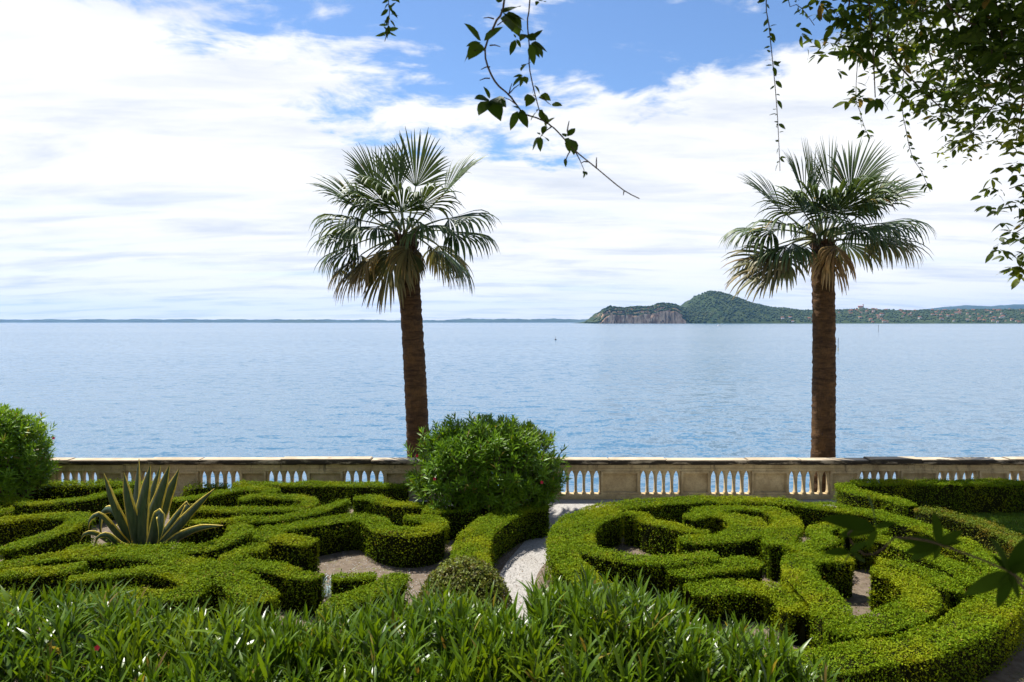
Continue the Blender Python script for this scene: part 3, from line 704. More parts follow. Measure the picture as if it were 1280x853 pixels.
def blue_plant():
    b = atz(412, 744, 0.05); base = np.array([b[0], b[1], 0.]); root = empty('silver_plant', base, 'pale bluish silvery plant spilling beside the knee-low hedge strip', 'plant')
    n = 700; P_ = base + np.column_stack([rng.normal(0, .16, n) + .10, rng.normal(0, .10, n), np.abs(rng.normal(.0, .13, n)) + .02])
    Vv, Ff = leaves_geo(P_ - base, unit(rnd_dirs(n) + np.array([0, 0, .8])), rnd_dirs(n), rng.uniform(.05, .09, n), .016)
    tag(link('leaves', npmesh('leaves', Vv, Ff), M['blue_leaf'], root), kind='stuff')
    st = [tube(np.array([base + [x, y, 0], base + [x * 1.6, y * 1.6, .16]]), .006, 4) for x, y in rng.normal(0, .08, (14, 2))]
    Vv, Fv = join(st); link('stems', npmesh('stems', Vv - base, Fv), M['green_stem'], root)
blue_plant()

# ------------------------------------------------------------------ agave
M['agave'] = plain_mat('agave_green', (.024, .048, .026), (.055, .088, .048), 4, .36, vec_scale=(6, 6, .6))
M['agave_edge'] = plain_mat('agave_margin', (.52, .38, .04), (.70, .56, .12), 6, .55)
def agave():
    Y0 = 11.9; b = aty(178, 690, Y0); base = np.array([b[0], Y0, 0.])
    root = empty('agave', base, 'big variegated agave with yellow leaf edges and curled-down leaves among the hedges', 'agave')
    tips = [  # (px, py) points of the leaf centreline from base to tip with depth offsets, width
        ([(166, 684), (150, 655), (138, 625), (130, 592)], (-.10, -.25, -.35, -.4), .21),
        ([(171, 686), (164, 650), (158, 620), (155, 591)], (-.2, -.35, -.45, -.5), .22),
        ([(174, 684), (168, 640), (170, 605), (174, 574)], (.2, .35, .45, .5), .22),
        ([(176, 686), (175, 650), (181, 612), (188, 581)], (-.2, -.3, -.35, -.35), .23),
        ([(178, 684), (184, 640), (191, 610), (201, 582)], (.2, .4, .5, .55), .20),
        ([(183, 686), (190, 648), (202, 612), (212, 581)], (-.05, -.15, -.2, -.25), .22),
        ([(187, 686), (199, 648), (212, 615), (224, 586)], (.05, .1, .1, .1), .22),
        ([(196, 688), (215, 668), (242, 638), (268, 611)], (0, 0, .05, .1), .18),
        ([(200, 690), (225, 672), (250, 661), (279, 657)], (-.2, -.5, -.7, -.8), .17),
        ([(165, 686), (152, 660), (140, 640), (128, 640), (125, 662), (131, 676)], (.1, .25, .35, .4, .4, .35), .17),
        ([(164, 688), (145, 668), (125, 645), (112, 650), (111, 662)], (-.1, -.3, -.5, -.6, -.6), .16),
        ([(166, 690), (140, 680), (118, 668), (105, 668), (101, 676)], (-.25, -.5, -.75, -.85, -.85), .16),
        ([(168, 690), (150, 684), (134, 670), (122, 672), (119, 682)], (-.35, -.7, -.95, -1.0, -1.0), .16),
        ([(186, 690), (193, 668), (197, 646), (200, 643), (201, 662), (198, 680)], (-.35, -.55, -.7, -.78, -.82, -.8), .19),
        ([(190, 688), (212, 660), (232, 634), (236, 631), (228, 645), (216, 656)], (.15, .3, .4, .36, .3, .3), .15),
        ([(180, 686), (182, 650), (184, 628), (190, 622), (188, 632)], (.5, .7, .85, .9, .95), .15),
        ([(160, 690), (150, 676), (144, 662), (150, 650)], (.5, .8, 1.0, 1.1), .18),
        ([(195, 690), (205, 676), (220, 668), (236, 664)], (.5, .8, 1.0, 1.1), .18)]
    for pts, dy, w in tips:
        C = np.array([aty(px, py, Y0 + d) for (px, py), d in zip(pts, dy)])
        C = np.vstack([[base + (C[0] - base) * [.4, .4, 0] + [0, 0, .06]], C]); C = spline(C, .06); n = len(C)
        T = unit(np.gradient(C, axis=0)); hub = base + np.array([0, 0, .1])
        outw = unit(np.column_stack([(C[n // 2, 0] - hub[0]) * .55, (C[n // 2, 1] - hub[1]) * .4 - .45, 0]))
        sd = unit(np.cross(T, np.broadcast_to(outw, T.shape))); nm = np.cross(sd, T)
        t = np.linspace(0, 1, n); wd = w * np.interp(t, [0, .15, .5, .8, 1], [.75, .85, 1, .62, .03]); th = .045 * np.interp(t, [0, .5, 1], [1, .6, .1])
        off = [(-.86, .20), (-.4, .05), (0, 0), (.4, .05), (.86, .20)]
        top = np.stack([C + sd * (wd / 2 * a)[:, None] - nm * (wd * bq)[:, None] for a, bq in off], 1)
        bot = np.stack([C + sd * (wd / 2 * a)[:, None] - nm * (wd * bq)[:, None] + nm * (th * (1 - abs(a)))[:, None] + nm * .003 for a, bq in off], 1)
        Vv = np.concatenate([top, bot[:, ::-1]], 1); m = 10
        i = np.arange(n - 1)[:, None] * m; j = np.arange(m)[None]; j2 = (j + 1) % m
        Fq = np.stack([i + j, i + j2, i + m + j2, i + m + j], -1).reshape(-1, 4)
        lf = link('leaf', npmesh('leaf', Vv.reshape(-1, 3) - base, Fq, smooth=True), M['agave'], root)
        es = []
        for sg in (-1, 1):
            a0 = C + sd * (wd / 2 * .74 * sg)[:, None] - nm * (wd * .16 + .003)[:, None]; a1 = C + sd * (wd / 2 * 1.04 * sg)[:, None] - nm * (wd * .29)[:, None]
            b1 = a1 + nm * .006; b0 = a0 + nm * .012
            E = np.stack([a0, a1, b1, b0], 1); i = np.arange(n - 1)[:, None] * 4; j = np.arange(4)[None]; j2 = (j + 1) % 4
            es.append((E.reshape(-1, 3), np.stack([i + j, i + j2, i + 4 + j2, i + 4 + j], -1).reshape(-1, 4)))
        Vv, Fv = join(es); link('margin', npmesh('margin', Vv - base, Fv, smooth=True), M['agave_edge'], lf)
agave()

# ------------------------------------------------------------------ palms
def trunk_mat():
    m, g, out = new_mat('palm_trunk')
    pos = g.node('ShaderNodeNewGeometry').outputs['Position']
    rings = g.noise(g.vmath('MULTIPLY', pos, (3.0, 3.0, 15)), 1.0, 7, .72, .8)
    col = g.mix(g.smooth(rings, .32, .68), (.034, .017, .008), (.125, .066, .028))
    pt = g.noise(pos, 2.3, 5, .6); col = g.mix(g.math('MULTIPLY', g.smooth(pt, .5, .7), .55), col, (.175, .092, .034))
    fb = g.noise(g.vmath('MULTIPLY', pos, (45, 45, 9)), 1.0, 5, .7, .6); col = g.mix(g.math('MULTIPLY', g.smooth(fb, .45, .7), .75), col, (.03, .02, .012))
    p = g.node('ShaderNodeBsdfPrincipled'); g.l.new(col, p.inputs['Base Color']); p.inputs['Roughness'].default_value = .9; p.inputs['Specular IOR Level'].default_value = .2
    bn = g.node('ShaderNodeBump'); bn.inputs['Strength'].default_value = .9; bn.inputs['Distance'].default_value = .03
    g.l.new(g.math('ADD', rings, g.math('MULTIPLY', fb, .4)), bn.inputs['Height']); g.l.new(bn.outputs[0], p.inputs['Normal'])
    g.l.new(p.outputs[0], out.inputs[0]); return m
M['trunk'] = trunk_mat()
M['petiole'] = plain_mat('petiole', (.10, .12, .04), (.17, .17, .06), 5, .55)
DOWN = np.array([0, 0, -1.])
def frond(root, base, hub, d0, Lp, sag, Rb, droop, age, roll=0.0, spread=None, nseg=36):
    spread = spread or (R(62) if droop < .75 else R(88))
    if droop < .75: Lp, Rb = Lp * 1.10, Rb * .95
    """petiole, then a pleated fan whose free tips hang"""
    d = unit(np.asarray(d0, float)); p = hub + d * .10; pts = [p.copy()]; k = 10
    for i in range(k):
        d = unit(d + DOWN * sag / k); p = p + d * Lp / k; pts.append(p.copy())
    pts = np.array(pts)
    side = np.cross(d, [0, 0, 1.]); side = np.array([1., 0, 0]) if np.linalg.norm(side) < .05 else unit(side)
    nrm = np.cross(side, d)
    side = side * math.cos(roll) + nrm * math.sin(roll); nrm = np.cross(side, d)
    Vs, Fs, tone, off = [], [], [], 0
    nr = 9
    for s in range(nseg):
        al = -spread + 2 * spread * (s + .5) / nseg
        L = Rb * (1.0 - .30 * (abs(al) / spread)**2) * rng.uniform(.90, 1.06)
        e = unit(d * math.cos(al) + side * math.sin(al) + nrm * ((.30 if droop < .9 else -.28) * abs(math.sin(al))) + nrm * .05)
        half = spread / nseg
        e = unit(e + rng.normal(0, .028, 3)); dr = droop * rng.uniform(.6, 1.5) * (1 + .5 * (abs(al) / spread)); tw = rng.normal(0, .10)
        q = pts[-1].copy(); dirn = e.copy(); lat = unit(np.cross(nrm, e))
        ring = []
        for r in range(nr):
            t = r / (nr - 1); dist = t * L
            wdt = dist * math.tan(half) * 1.12 if t < .6 else .6 * L * math.tan(half) * 1.12 * (1 - ((t - .6) / .4)**1.4 * .9)
            wdt = max(wdt, .0025); pl = .45 * wdt * (1 if s % 2 else -1) if t < .6 else .5 * wdt
            u_ = unit(np.cross(dirn, lat))
            ring += [q - lat * wdt, q - u_ * pl * -1.0, q + lat * wdt]
            tone += [min(1, max(0, age * 1.25 - .35 + t * .55 * age + (.30 * max(0, t - .72) if age > .1 else 0) + tw * .5))] * 3
            f = max(0, t - .36)
            dirn = unit(dirn + DOWN * dr * f * .80 + lat * tw * .12 * f); q = q + dirn * L / (nr - 1)
            lat = unit(lat - dirn * np.dot(lat, dirn))
        Vs.append(np.array(ring))
        for r in range(nr - 1):
            a = off + r * 3; Fs += [(a, a + 1, a + 4, a + 3), (a + 1, a + 2, a + 5, a + 4)]
        off += nr * 3
    fr = link('frond', npmesh('frond', np.vstack(Vs) - base, np.array(Fs), attr=tone), M['palm_leaf'], root)
    Vv, Fv = tube(pts, np.linspace(.032, .014, len(pts)), 6); link('petiole', npmesh('petiole', Vv - base, Fv, smooth=True), M['petiole'], fr)

def palm(label, foot, hub, Y, spec, seed, rad=.275):
    global rng
    rng = np.random.default_rng(seed)
    f3 = aty(*foot, Y); h3 = aty(*hub, Y); s_ = (h3[0] - f3[0]) / (h3[2] - f3[2])
    base = np.array([f3[0] - s_ * (f3[2] + .85), Y, -.85]); root = empty('fan_palm', base, label, 'palm tree', 'fan palms behind the balustrade')
    n = 150; t = np.linspace(0, 1, n); C = base + (h3 - base) * t[:, None] + np.column_stack([.05 * np.sin(t * 3.1), 0 * t, 0 * t])
    C[0, 2] -= .1
    rd = rad * np.interp(t, [0, .06, .25, .8, .93, 1], [1.22, 1.08, 1.0, .93, .98, .80]) * (1 + .012 * np.sign(np.sin(t * 200 + 3 * np.sin(t * 17))) * rng.uniform(0, 1.3, n) + .012 * rng.normal(size=n))
    Vv, Fv = tube(C, rd, 28); nz = rng.normal(0, .006, (len(Vv), 1)); ctr = np.repeat(C, 28, 0); Vv = Vv + unit(Vv - ctr) * nz + unit(Vv - ctr) * (.012 * wob(Vv, 5.0))[:, None]
    tr = link('trunk', npmesh('trunk', Vv - base, Fv, smooth=True), M['trunk'], root)
    # old leaf bases and fibre under the crown
    bs = []
    for i in range(70):
        a = rng.uniform(0, 6.28); zf = rng.uniform(-.75, .02); p0 = h3 + np.array([math.cos(a) * rad * .85, math.sin(a) * rad * .85, zf])
        o_ = np.array([math.cos(a), math.sin(a), 0]); ln = rng.uniform(.12, .3)
        bs.append(tube(np.array([p0, p0 + o_ * .06 + [0, 0, ln * .5], p0 + o_ * rng.uniform(.06, .16) + [0, 0, ln]]), [.03, .022, .006], 5))
    Vv, Fv = join(bs); tag(link('leaf_base', npmesh('leaf_base', Vv - base, Fv), M['wood'], tr), kind='stuff')
    for (ang, fwd, Lp, sag, Rb, droop, age, roll) in spec:
        a = R(ang); d0 = np.array([math.cos(a), -fwd, math.sin(a)])
        frond(root, base, h3 + np.array([math.cos(a) * .12, -fwd * .12, rng.uniform(-.1, .12)]), d0, Lp * .76, sag, Rb * 1.22, droop, age, roll)

left_spec = [
    (141, .10, 1.35, .15, 1.25, .5, 0, .5), (118, .15, 1.3, .05, 1.15, .3, 0, 1.0), (101, -.15, 1.15, .05, 1.15, .25, 0, 1.35), (79, .0, 1.35, .02, 1.3, .2, 0, 1.15),
    (47, .10, 1.4, .12, 1.3, .45, 0, -.5), (30, .25, 1.35, .4, 1.15, 1.3, 0, -.3), 
    (12, .25, 1.35, .35, 1.15, 1.9, .05, -.3), (-6, .2, 1.2, .75, 1.1, 1.9, .18, .1), (-28, .35, 1.0, .3, 1.0, 1.3, .42, .5), 
    (-70, .85, .30, .8, .80, 1.5, .58, .3), (-105, .7, .55, .9, .9, 1.4, .35, .4), (-118, .25, .75, .2, 1.2, 1.0, .48, .5), (-143, .4, 1.05, .35, 1.0, 1.4, .62, -.4),
    (203, .25, 1.25, .5, 1.15, 1.8, .6, .2), (192, -.15, 1.4, .4, 1.1, 1.7, .4, .1), (180, .30, 1.35, .45, 1.1, 1.8, .12, -.2), (168, .0, 1.4, .35, 1.1, 1.7, .02, .3), (155, .35, 1.3, .35, 1.1, 1.6, 0, -.2),
    (128, .55, 1.0, .3, 1.05, 1.5, 0, .2), (88, .85, .95, .35, 1.1, 1.3, 0, .0), (60, .70, 1.05, .3, 1.05, 1.3, 0, -.1), (112, .55, 1.0, .35, 1.1, 1.2, 0, .1),
    (-10, -.7, 1.0, .5, 1.1, 1.6, .4, .1), (195, -.7, 1.0, .5, 1.1, 1.6, .5, .1),
    (70, 1.5, .75, .5, .95, 1.6, 0, .1), (35, 1.2, .9, .5, .95, 1.7, .05, -.2), (150, 1.2, .9, .5, .95, 1.7, .05, .2)]
palm('leaning fan palm rising behind the balustrade next to the round oleander dome', (522, 577), (507, 294), 17.3, left_spec, 21, .285)
right_spec = [
    (140, .10, 1.4, .1, 1.25, .35, 0, .6), (116, .2, 1.25, .08, 1.15, .4, 0, .5), (105, .10, 1.25, .02, 1.3, .2, 0, .9), (79, -.1, 1.35, .0, 1.3, .2, 0, 1.2), (64, .1, 1.4, .03, 1.25, .3, 0, -.8), 
    (39, .05, 1.45, .06, 1.2, .45, 0, -.7), (24, .2, 1.5, .35, 1.15, 1.7, .0, -.2), (10, .25, 1.2, .3, 1.25, 1.8, .45, -.1), (14, .55, 1.0, .4, 1.1, 1.7, .25, .0),
    (-60, .9, .35, .5, .85, 1.4, .9, .0), (-85, .8, .45, .4, .9, 1.5, .85, .3), (-152, .15, 1.3, .12, 1.4, .8, .4, .5),
    (188, .25, 1.2, .4, 1.15, 1.9, .5, .2), (180, -.2, 1.35, .45, 1.1, 1.9, .4, .1), (176, .5, 1.1, .4, 1.05, 1.8, .2, .1), (161, .05, 1.5, .35, 1.15, 1.7, 0, .3), (155, .35, 1.3, .35, 1.1, 1.6, 0, -.1),
    (132, .5, 1.15, .2, 1.1, 1.1, 0, .1), (95, .8, 1.0, .3, 1.1, 1.2, 0, .0), (75, .7, 1.1, .25, 1.1, 1.2, 0, .1), (60, .55, 1.2, .3, 1.1, 1.3, 0, -.2), (118, .7, 1.0, .3, 1.05, 1.2, 0, .2),
    (10, -.7, 1.1, .5, 1.1, 1.6, .3, .1), (195, -.7, 1.0, .5, 1.1, 1.6, .5, .1),
    (85, 1.6, .7, .5, .95, 1.6, 0, .1), (125, 1.2, .85, .45, .95, 1.5, 0, -.2), (48, 1.3, .9, .5, .95, 1.6, 0, -.2)]
palm('straight fan palm rising behind the balustrade by the round hedge bed', (1027, 575), (1028, 300), 17.3, right_spec, 33, .285)
rng = np.random.default_rng(99)

# ------------------------------------------------------------------ overhanging tree, vines
TM_SMALL = [leaf_template(1.0, .40, .15, .15, 5, 'ovate'), leaf_template(1.0, .46, .35, .1, 5, 'ovate')]
def tip_leaf(me, root, base, a, b, up):      # leaf object from point a to point b
    d = b - a; L = np.linalg.norm(d); Rm = frames(d[None], np.asarray(up)[None])[0]
    o = bpy.data.objects.new('leaf', me); COL.objects.link(o); o.parent = root
    mw = np.eye(4); mw[:3, :3] = Rm * L; mw[:3, 3] = a - base; o.matrix_local = Matrix(mw.tolist()); return o
VINE_ME = []
for V_, F_ in TM_SMALL:
    me = npmesh('leaf', V_, F_, smooth=True); me.materials.append(M['vine_and_shade_leaf']); VINE_ME.append(me)

LIMB_Z = 6.75
def vine():
    Y = 2.3; z = lambda zx, zy: aty(440 + zx / 3.16, zy / 3.16, Y + .05 * math.sin(zx * .05))
    top = aty(640, -40, Y); base = np.array([top[0], Y, LIMB_Z - .02])
    root = empty('hanging_vine', base, 'dark looping vine with broad leaves hanging from above, ending in a bare twig', 'vine')
    s1 = [np.array([top[0] + .05, Y, LIMB_Z]), np.array([top[0] + .02, Y, 6.0])] + [z(*p) for p in [(605, -40), (575, 70), (540, 150), (525, 200), (535, 260), (570, 330), (620, 375), (650, 415), (680, 450), (740, 470), (790, 500), (830, 540), (880, 595), (960, 660), (1070, 750), (1135, 785)]]
    s2 = [np.array([top[0] + .12, Y + .05, LIMB_Z]), np.array([top[0] + .10, Y, 6.0])] + [z(*p) for p in [(705, -40), (693, 80), (700, 180), (700, 260), (715, 340), (730, 400), (745, 450), (785, 500)]]
    for s, r0 in ((s1, .0065), (s2, .0055)):
        C = spline(s, .03); Vv, Fv = tube(C, np.linspace(r0, .0018, len(C)), 6); link('stem', npmesh('stem', Vv - base, Fv, smooth=True), M['wood'], root)
    cl = {(515, 170): [(458, 95), (412, 200), (467, 230), (578, 78), (455, 150)], (600, 60): [(598, 5), (660, 0), (695, 45), (640, 95), (695, 88), (612, 30), (655, 62)], (648, 150): [(624, 186), (667, 190), (640, 126)],
          (703, 170): [(750, 118), (780, 206), (746, 226), (718, 252), (715, 106), (762, 190)], (703, 255): [(658, 266), (672, 248)], (680, 292): [(628, 310), (690, 326), (638, 288), (660, 340)],
          (545, 388): [(493, 380), (505, 455), (576, 440), (535, 354), (591, 382)], (658, 440): [(632, 424), (625, 496), (692, 502), (690, 450)], (712, 370): [(684, 378), (700, 426), (722, 328), (740, 372)], (742, 375): [(782, 416), (734, 345), (770, 380)],
          (785, 415): [(828, 404)], (740, 440): [(786, 476), (748, 462), (700, 465), (728, 430)], (742, 540): [(706, 584), (740, 606), (780, 556), (733, 512)], (765, 490): [(752, 525), (790, 470), (780, 510)],
          (848, 540): [(893, 556), (860, 600), (882, 504), (835, 508), (850, 575)], (918, 675): [(925, 700), (912, 690), (930, 684)], (842, 620): [(846, 655)], (690, 140): [(668, 130), (720, 160)], (735, 5): [(765, 0), (728, 22)], (575, 5): [(560, -25), (590, -20)]}
    for nd, tips in cl.items():
        a = z(*nd) + np.array([0, rng.normal(0, .015), 0])
        pts = [a, a + (z(*nd) - a) * .5]
        for t in tips:
            b = z(*t) + np.array([0, rng.normal(0, .03), 0]); a2 = a + (b - a) * .12
            tip_leaf(VINE_ME[rng.integers(0, 2)], root, base, a2, b, np.array([rng.normal(0, .3), -1 + rng.normal(0, .3), .6]))
    tw = []
    for (x0, y0), (x1, y1) in [((525, 200), (482, 200)), ((560, 75), (520, 72)), ((545, 265), (510, 275)), ((545, 310), (505, 318)), ((545, 180), (585, 185)), ((700, 155), (672, 140)), ((850, 520), (858, 478)), ((860, 600), (842, 640)), ((930, 640), (905, 645)), ((965, 665), (966, 622)), ((622, 370), (660, 335)), ((575, 100), (612, 80)), ((620, 372), (632, 330)), ((1075, 755), (1072, 772)), ((790, 500), (745, 540)), ((880, 595), (918, 675)), ((650, 415), (600, 385)), ((740, 385), (785, 415))]:
        Vv, Fv = tube(np.array([z(x0, y0), z((x0 + x1) / 2, (y0 + y1) / 2 - 4), z(x1, y1)]), [.0025, .002, .0012], 4); link('twig', npmesh('twig', Vv - base, Fv), M['wood'], root)
vine()

def sprig(label, path, Y, n, ln, top_z=LIMB_Z, name='hanging_vine', every=1, spread=1.0):
    pts = [aty(px, py, Y) for px, py in path]; up = pts[0].copy(); up[2] = top_z
    base = up.copy(); root = empty(name, base, label, 'vine', None)
    C = spline([up, (up + pts[0]) / 2 + np.array([.03, 0, 0])] + pts, .03); Vv, Fv = tube(C, np.linspace(.004, .0014, len(C)), 5)
    link('stem', npmesh('stem', Vv - base, Fv, smooth=True), M['wood'], root)
    Cv = spline(pts, .02)
    for i in range(n):
        f = i / n; a = Cv[int(f * (len(Cv) - 1))]
        for k in range(rng.integers(1, 4)):
            ang = rng.uniform(0, 6.28); d = np.array([math.cos(ang), .6 * math.sin(ang), -.35 + rng.normal(0, .5)]) * ln * rng.uniform(.6, 1.2) * spread
            tip_leaf(VINE_ME[rng.integers(0, 2)], root, base, a + d * .15, a + d * 1.15, rnd_dirs(1)[0] + np.array([0, -.3, .8]))
sprig('short leafy sprig hanging alone at the top above the leaning palm', [(486, -10), (487, 12), (485, 35), (481, 52)], 2.6, 16, .030)
sprig('long thin vine strand hanging to the crown of the straight palm', [(958, -8), (961, 30), (965, 70), (969, 110), (972, 150), (974, 190), (975, 214)], 2.9, 26, .030)
sprig('short vine strand with few leaves between the long strand and the tree', [(985, -8), (998, 6), (1008, 18), (1018, 32)], 2.9, 7, .034)
sprig('thin vine strand arching down beside the straight palm crown', [(1070, 110), (1075, 140), (1083, 165), (1090, 172)], 4.0, 16, .045)
sprig('yellowish vine strand swinging out over the straight palm crown', [(1128, 120), (1132, 160), (1140, 195), (1152, 215), (1163, 240)], 4.0, 20, .042)

def overhang():
    base = np.array([4.2, -1.2, 2.6]); root = empty('overhanging_tree', base, 'leafy tree whose drooping dark branches fill the upper corner over the terrace', 'tree')
    top = np.array([3.7, .6, LIMB_Z])
    limbs = [([base, base + [-.1, .2, 1.5], base + [-.3, .8, 3.2], top], .17, .11),
             ([top, np.array([2.8, 1.6, LIMB_Z + .25]), np.array([1.3, 2.2, LIMB_Z + .15]), np.array([-.2, 2.45, LIMB_Z]), np.array([-1.3, 2.6, LIMB_Z - .05])], .10, .02),
             ([top, np.array([3.4, 2.4, LIMB_Z + .3]), np.array([2.7, 3.8, LIMB_Z + .1]), np.array([2.0, 4.3, LIMB_Z - .05])], .10, .03),
             ([top, np.array([4.2, 2.0, LIMB_Z]), np.array([4.3, 3.6, 6.5]), np.array([4.1, 4.6, 6.0])], .09, .03)]
    for i, (P_, r0, r1) in enumerate(limbs):
        C = spline(P_, .12); Vv, Fv = tube(C, np.linspace(r0, r1, len(C)), 9)
        link('trunk' if i == 0 else 'limb', npmesh('trunk' if i == 0 else 'limb', Vv - base, Fv, smooth=True), M['wood'], root)
    # drooping branches: (path in photo, distance)
    br = [([(1083, -60), (1086, 0), (1091, 60), (1094, 122)], 2.9), ([(1230, -60), (1244, 0), (1255, 60), (1263, 112)], 2.8), ([(1130, -60), (1120, 10), (1110, 60), (1150, 110), (1195, 152)], 3.1), ([(1180, -60), (1190, 20), (1205, 80), (1225, 120)], 3.2),
          ([(1300, 20), (1270, 70), (1250, 120), (1215, 165), (1188, 190)], 3.6), ([(1150, -60), (1150, 20), (1160, 60), (1170, 95)], 4.0), ([(1230, -50), (1215, 30), (1200, 70), (1190, 120)], 4.2), ([(1290, -40), (1280, 60), (1278, 130), (1270, 175)], 3.4),
          ([(1110, -50), (1115, 10), (1130, 40), (1140, 70)], 4.3), ([(1350, 200), (1310, 215), (1284, 228), (1262, 236)], 3.3), ([(1350, 180), (1315, 240), (1292, 275), (1268, 292)], 3.3), ([(1350, 220), (1320, 280), (1296, 315), (1282, 335)], 3.3), ([(1320, 90), (1290, 120), (1265, 150), (1245, 175)], 3.7),
          ([(1200, -60), (1170, 0), (1140, 20), (1100, 30), (1060, 45)], 3.6), ([(1300, -30), (1290, 40), (1300, 100), (1296, 160)], 2.7), ([(1260, -60), (1230, 10), (1240, 60), (1232, 105)], 2.9), ([(1060, -60), (1062, 0), (1055, 30), (1048, 55)], 3.0), ([(1340, 40), (1300, 60), (1280, 30), (1262, 20)], 2.8), ([(1160, -60), (1180, 0), (1215, 30), (1240, 30)], 2.7)]
    pos, ax, up, scl, sco = [], [], [], [], []
    for P_, Y in br:
        pts = [aty(px, py, Y + .15 * k) for k, (px, py) in enumerate(P_)]
        st = np.array(limbs[2 if pts[0][0] < 2.6 else 3][0]); j = np.argmin(np.linalg.norm(st - pts[0], axis=1)); 
        C = spline([st[j], (st[j] + pts[0]) / 2 + np.array([0, 0, .15])] + pts, .05); Vv, Fv = tube(C, np.linspace(.014, .0025, len(C)), 5)
        link('branch', npmesh('branch', Vv - base, Fv, smooth=True), M['wood'], root)
        D = spline(pts, .018); small = Y > 3.5; den = 1.6 if not small else 2.6
        if Y < 3.0: den = 2.1
        for i in range(int(len(D) * den)):
            f = rng.random(); q = D[int(f * (len(D) - 1))]
            spr = .06 + .10 * (1 - f)
            tw = q + rng.normal(0, 1, 3) * [spr, spr * 1.2, spr * .85]
            a0 = rng.uniform(0, 6.28); ln = (.062 if not small else .042) * rng.uniform(.7, 1.25)
            for k in range(rng.integers(2, 6)):
                a = a0 + k * 1.25; d = np.array([math.cos(a), .8 * math.sin(a), rng.normal(-.25, .35)])
                pos.append(tw + d * .008); ax.append(d); up.append(rnd_dirs(1)[0] * .6 + [0, -.2, .8]); scl.append(ln * rng.uniform(.7, 1.2)); sco.append(ln / tw[1] * (1.6 if abs(f) > .5 else 1) + rng.random() * .004)
    pos, ax, up, scl, sco = map(np.array, (pos, ax, up, scl, sco))
    vis = (pos[:, 0] / pos[:, 1] < .76) & (pos[:, 2] - H < .50 * pos[:, 1])
    sco = np.where(vis, sco, sco * .01)
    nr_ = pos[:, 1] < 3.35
    for sel, mt, cnt in ((nr_, M['vine_and_shade_leaf'], 180), (~nr_, M['tree_leaf'], 120)):  # shade put into the near leaves' darker colour, sunlight into the far ones'
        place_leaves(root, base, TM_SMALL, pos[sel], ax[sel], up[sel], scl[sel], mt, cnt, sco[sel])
    # rest of the crown, unseen; shaped to shade near leaves and block sky light
    n = 84000; cc = np.array([[4.3, 3.4, 6.4], [4.8, 4.2, 5.6], [4.2, 4.4, 6.9], [2.4, 3.9, 7.0], [3.2, 2.9, 6.9], [4.6, 2.6, 5.6], [-.6, 2.3, 7.3], [-1.0, 3.2, 7.5], [.3, 2.8, 7.4], [-.4, 3.8, 7.8], [1.2, 3.4, 7.6], [3.6, .4, 7.6], [2.2, 1.4, 7.7], [3.9, 2.4, 7.4], [.6, 2.0, 7.5], [5.2, .2, 7.2], [4.0, -2.0, 7.6], [1.8, -1.0, 8.0], [5.6, 2.6, 6.6]])
    k = rng.integers(0, len(cc), n); P_ = cc[k] + rng.normal(0, 1, (n, 3)) * [.75, .7, .38]
    n2_ = 30000; e_ = rnd_dirs(n2_) * rng.uniform(.55, 1.0, (n2_, 1))**.6; P2 = np.array([3.4, -4.2, 9.6]) + e_ * [6.5, 5.2, 3.4] * (1 + .15 * wob(e_ * 4, 1.6))[:, None]; P_ = np.vstack([P_, P2])  # crown mass behind the eye, added to darken camera-facing hedge sides
    P_ = P_[(P_[:, 2] - H > .56 * np.maximum(P_[:, 1], 0) + .2) | (P_[:, 0] > .82 * np.maximum(P_[:, 1], .1) + .2)]; n = len(P_)
    Vv, Ff = leaves_geo(P_ - base, rnd_dirs(n) - [0, 0, .3], rnd_dirs(n) + [0, 0, .8], np.where(P_[:, 1] < 0, .20, rng.uniform(.06, .10, n)), np.where(P_[:, 1] < 0, .12, .04))
    tag(link('crown', npmesh('crown', Vv, Ff), M['tree_leaf'], root), kind='stuff')
overhang()

def sky_block_tree(label, x, y, hgt, r):  # unseen tree behind the eye, added to cut sky light on the hedge sides
    base = np.array([x, y, 2.6]); root = empty('sky_block_tree', base, label, 'tree', 'unseen trees added to block sky light')
    C = spline([base, base + [.1, .1, hgt * .3], base + [-.1, .2, hgt * .6]], .4); Vv, Fv = tube(C, np.linspace(.28, .12, len(C)), 10); link('trunk', npmesh('trunk', Vv - base, Fv, smooth=True), M['wood'], root)
    top = C[-1]
    for k in range(7):
        a = k * .9 + x; tip = top + np.array([math.cos(a) * r * .7, math.sin(a) * r * .7, rng.uniform(.5, hgt * .3)])
        Q = spline([C[-1 - k % 3], (top + tip) / 2 + [0, 0, .3], tip], .4); Vv, Fv = tube(Q, np.linspace(.09, .02, len(Q)), 6); link('limb', npmesh('limb', Vv - base, Fv, smooth=True), M['wood'], root)
    n = 16000; cl = rnd_dirs(40) * rng.uniform(.5, 1, (40, 1)); P_ = cl[rng.integers(0, 40, n)] + rng.normal(0, .16, (n, 3))
    P_ = base + np.array([0, 0, hgt * .62]) + P_ * [r, r * .85, hgt * .40]
    Vv, Ff = leaves_geo(P_ - base, rnd_dirs(n) - [0, 0, .3], rnd_dirs(n) + [0, 0, .6], rng.uniform(.22, .36, n), .16)
    tag(link('crown', npmesh('crown', Vv, Ff), M['oleander_leaf'], root), kind='stuff')
for lab, x, y, hg, r in [('unseen tall leafy tree added to block sky light, middle of the three', 2.5, -7.5, 13, 5.2), ('unseen tall leafy tree added to block sky light at the agave side', -8.0, -6.5, 12, 5.2), ('unseen tall leafy tree added to block sky light at the lawn side', 12.5, -6.0, 12.5, 5.2)]:
    sky_block_tree(lab, x, y, hg, r)

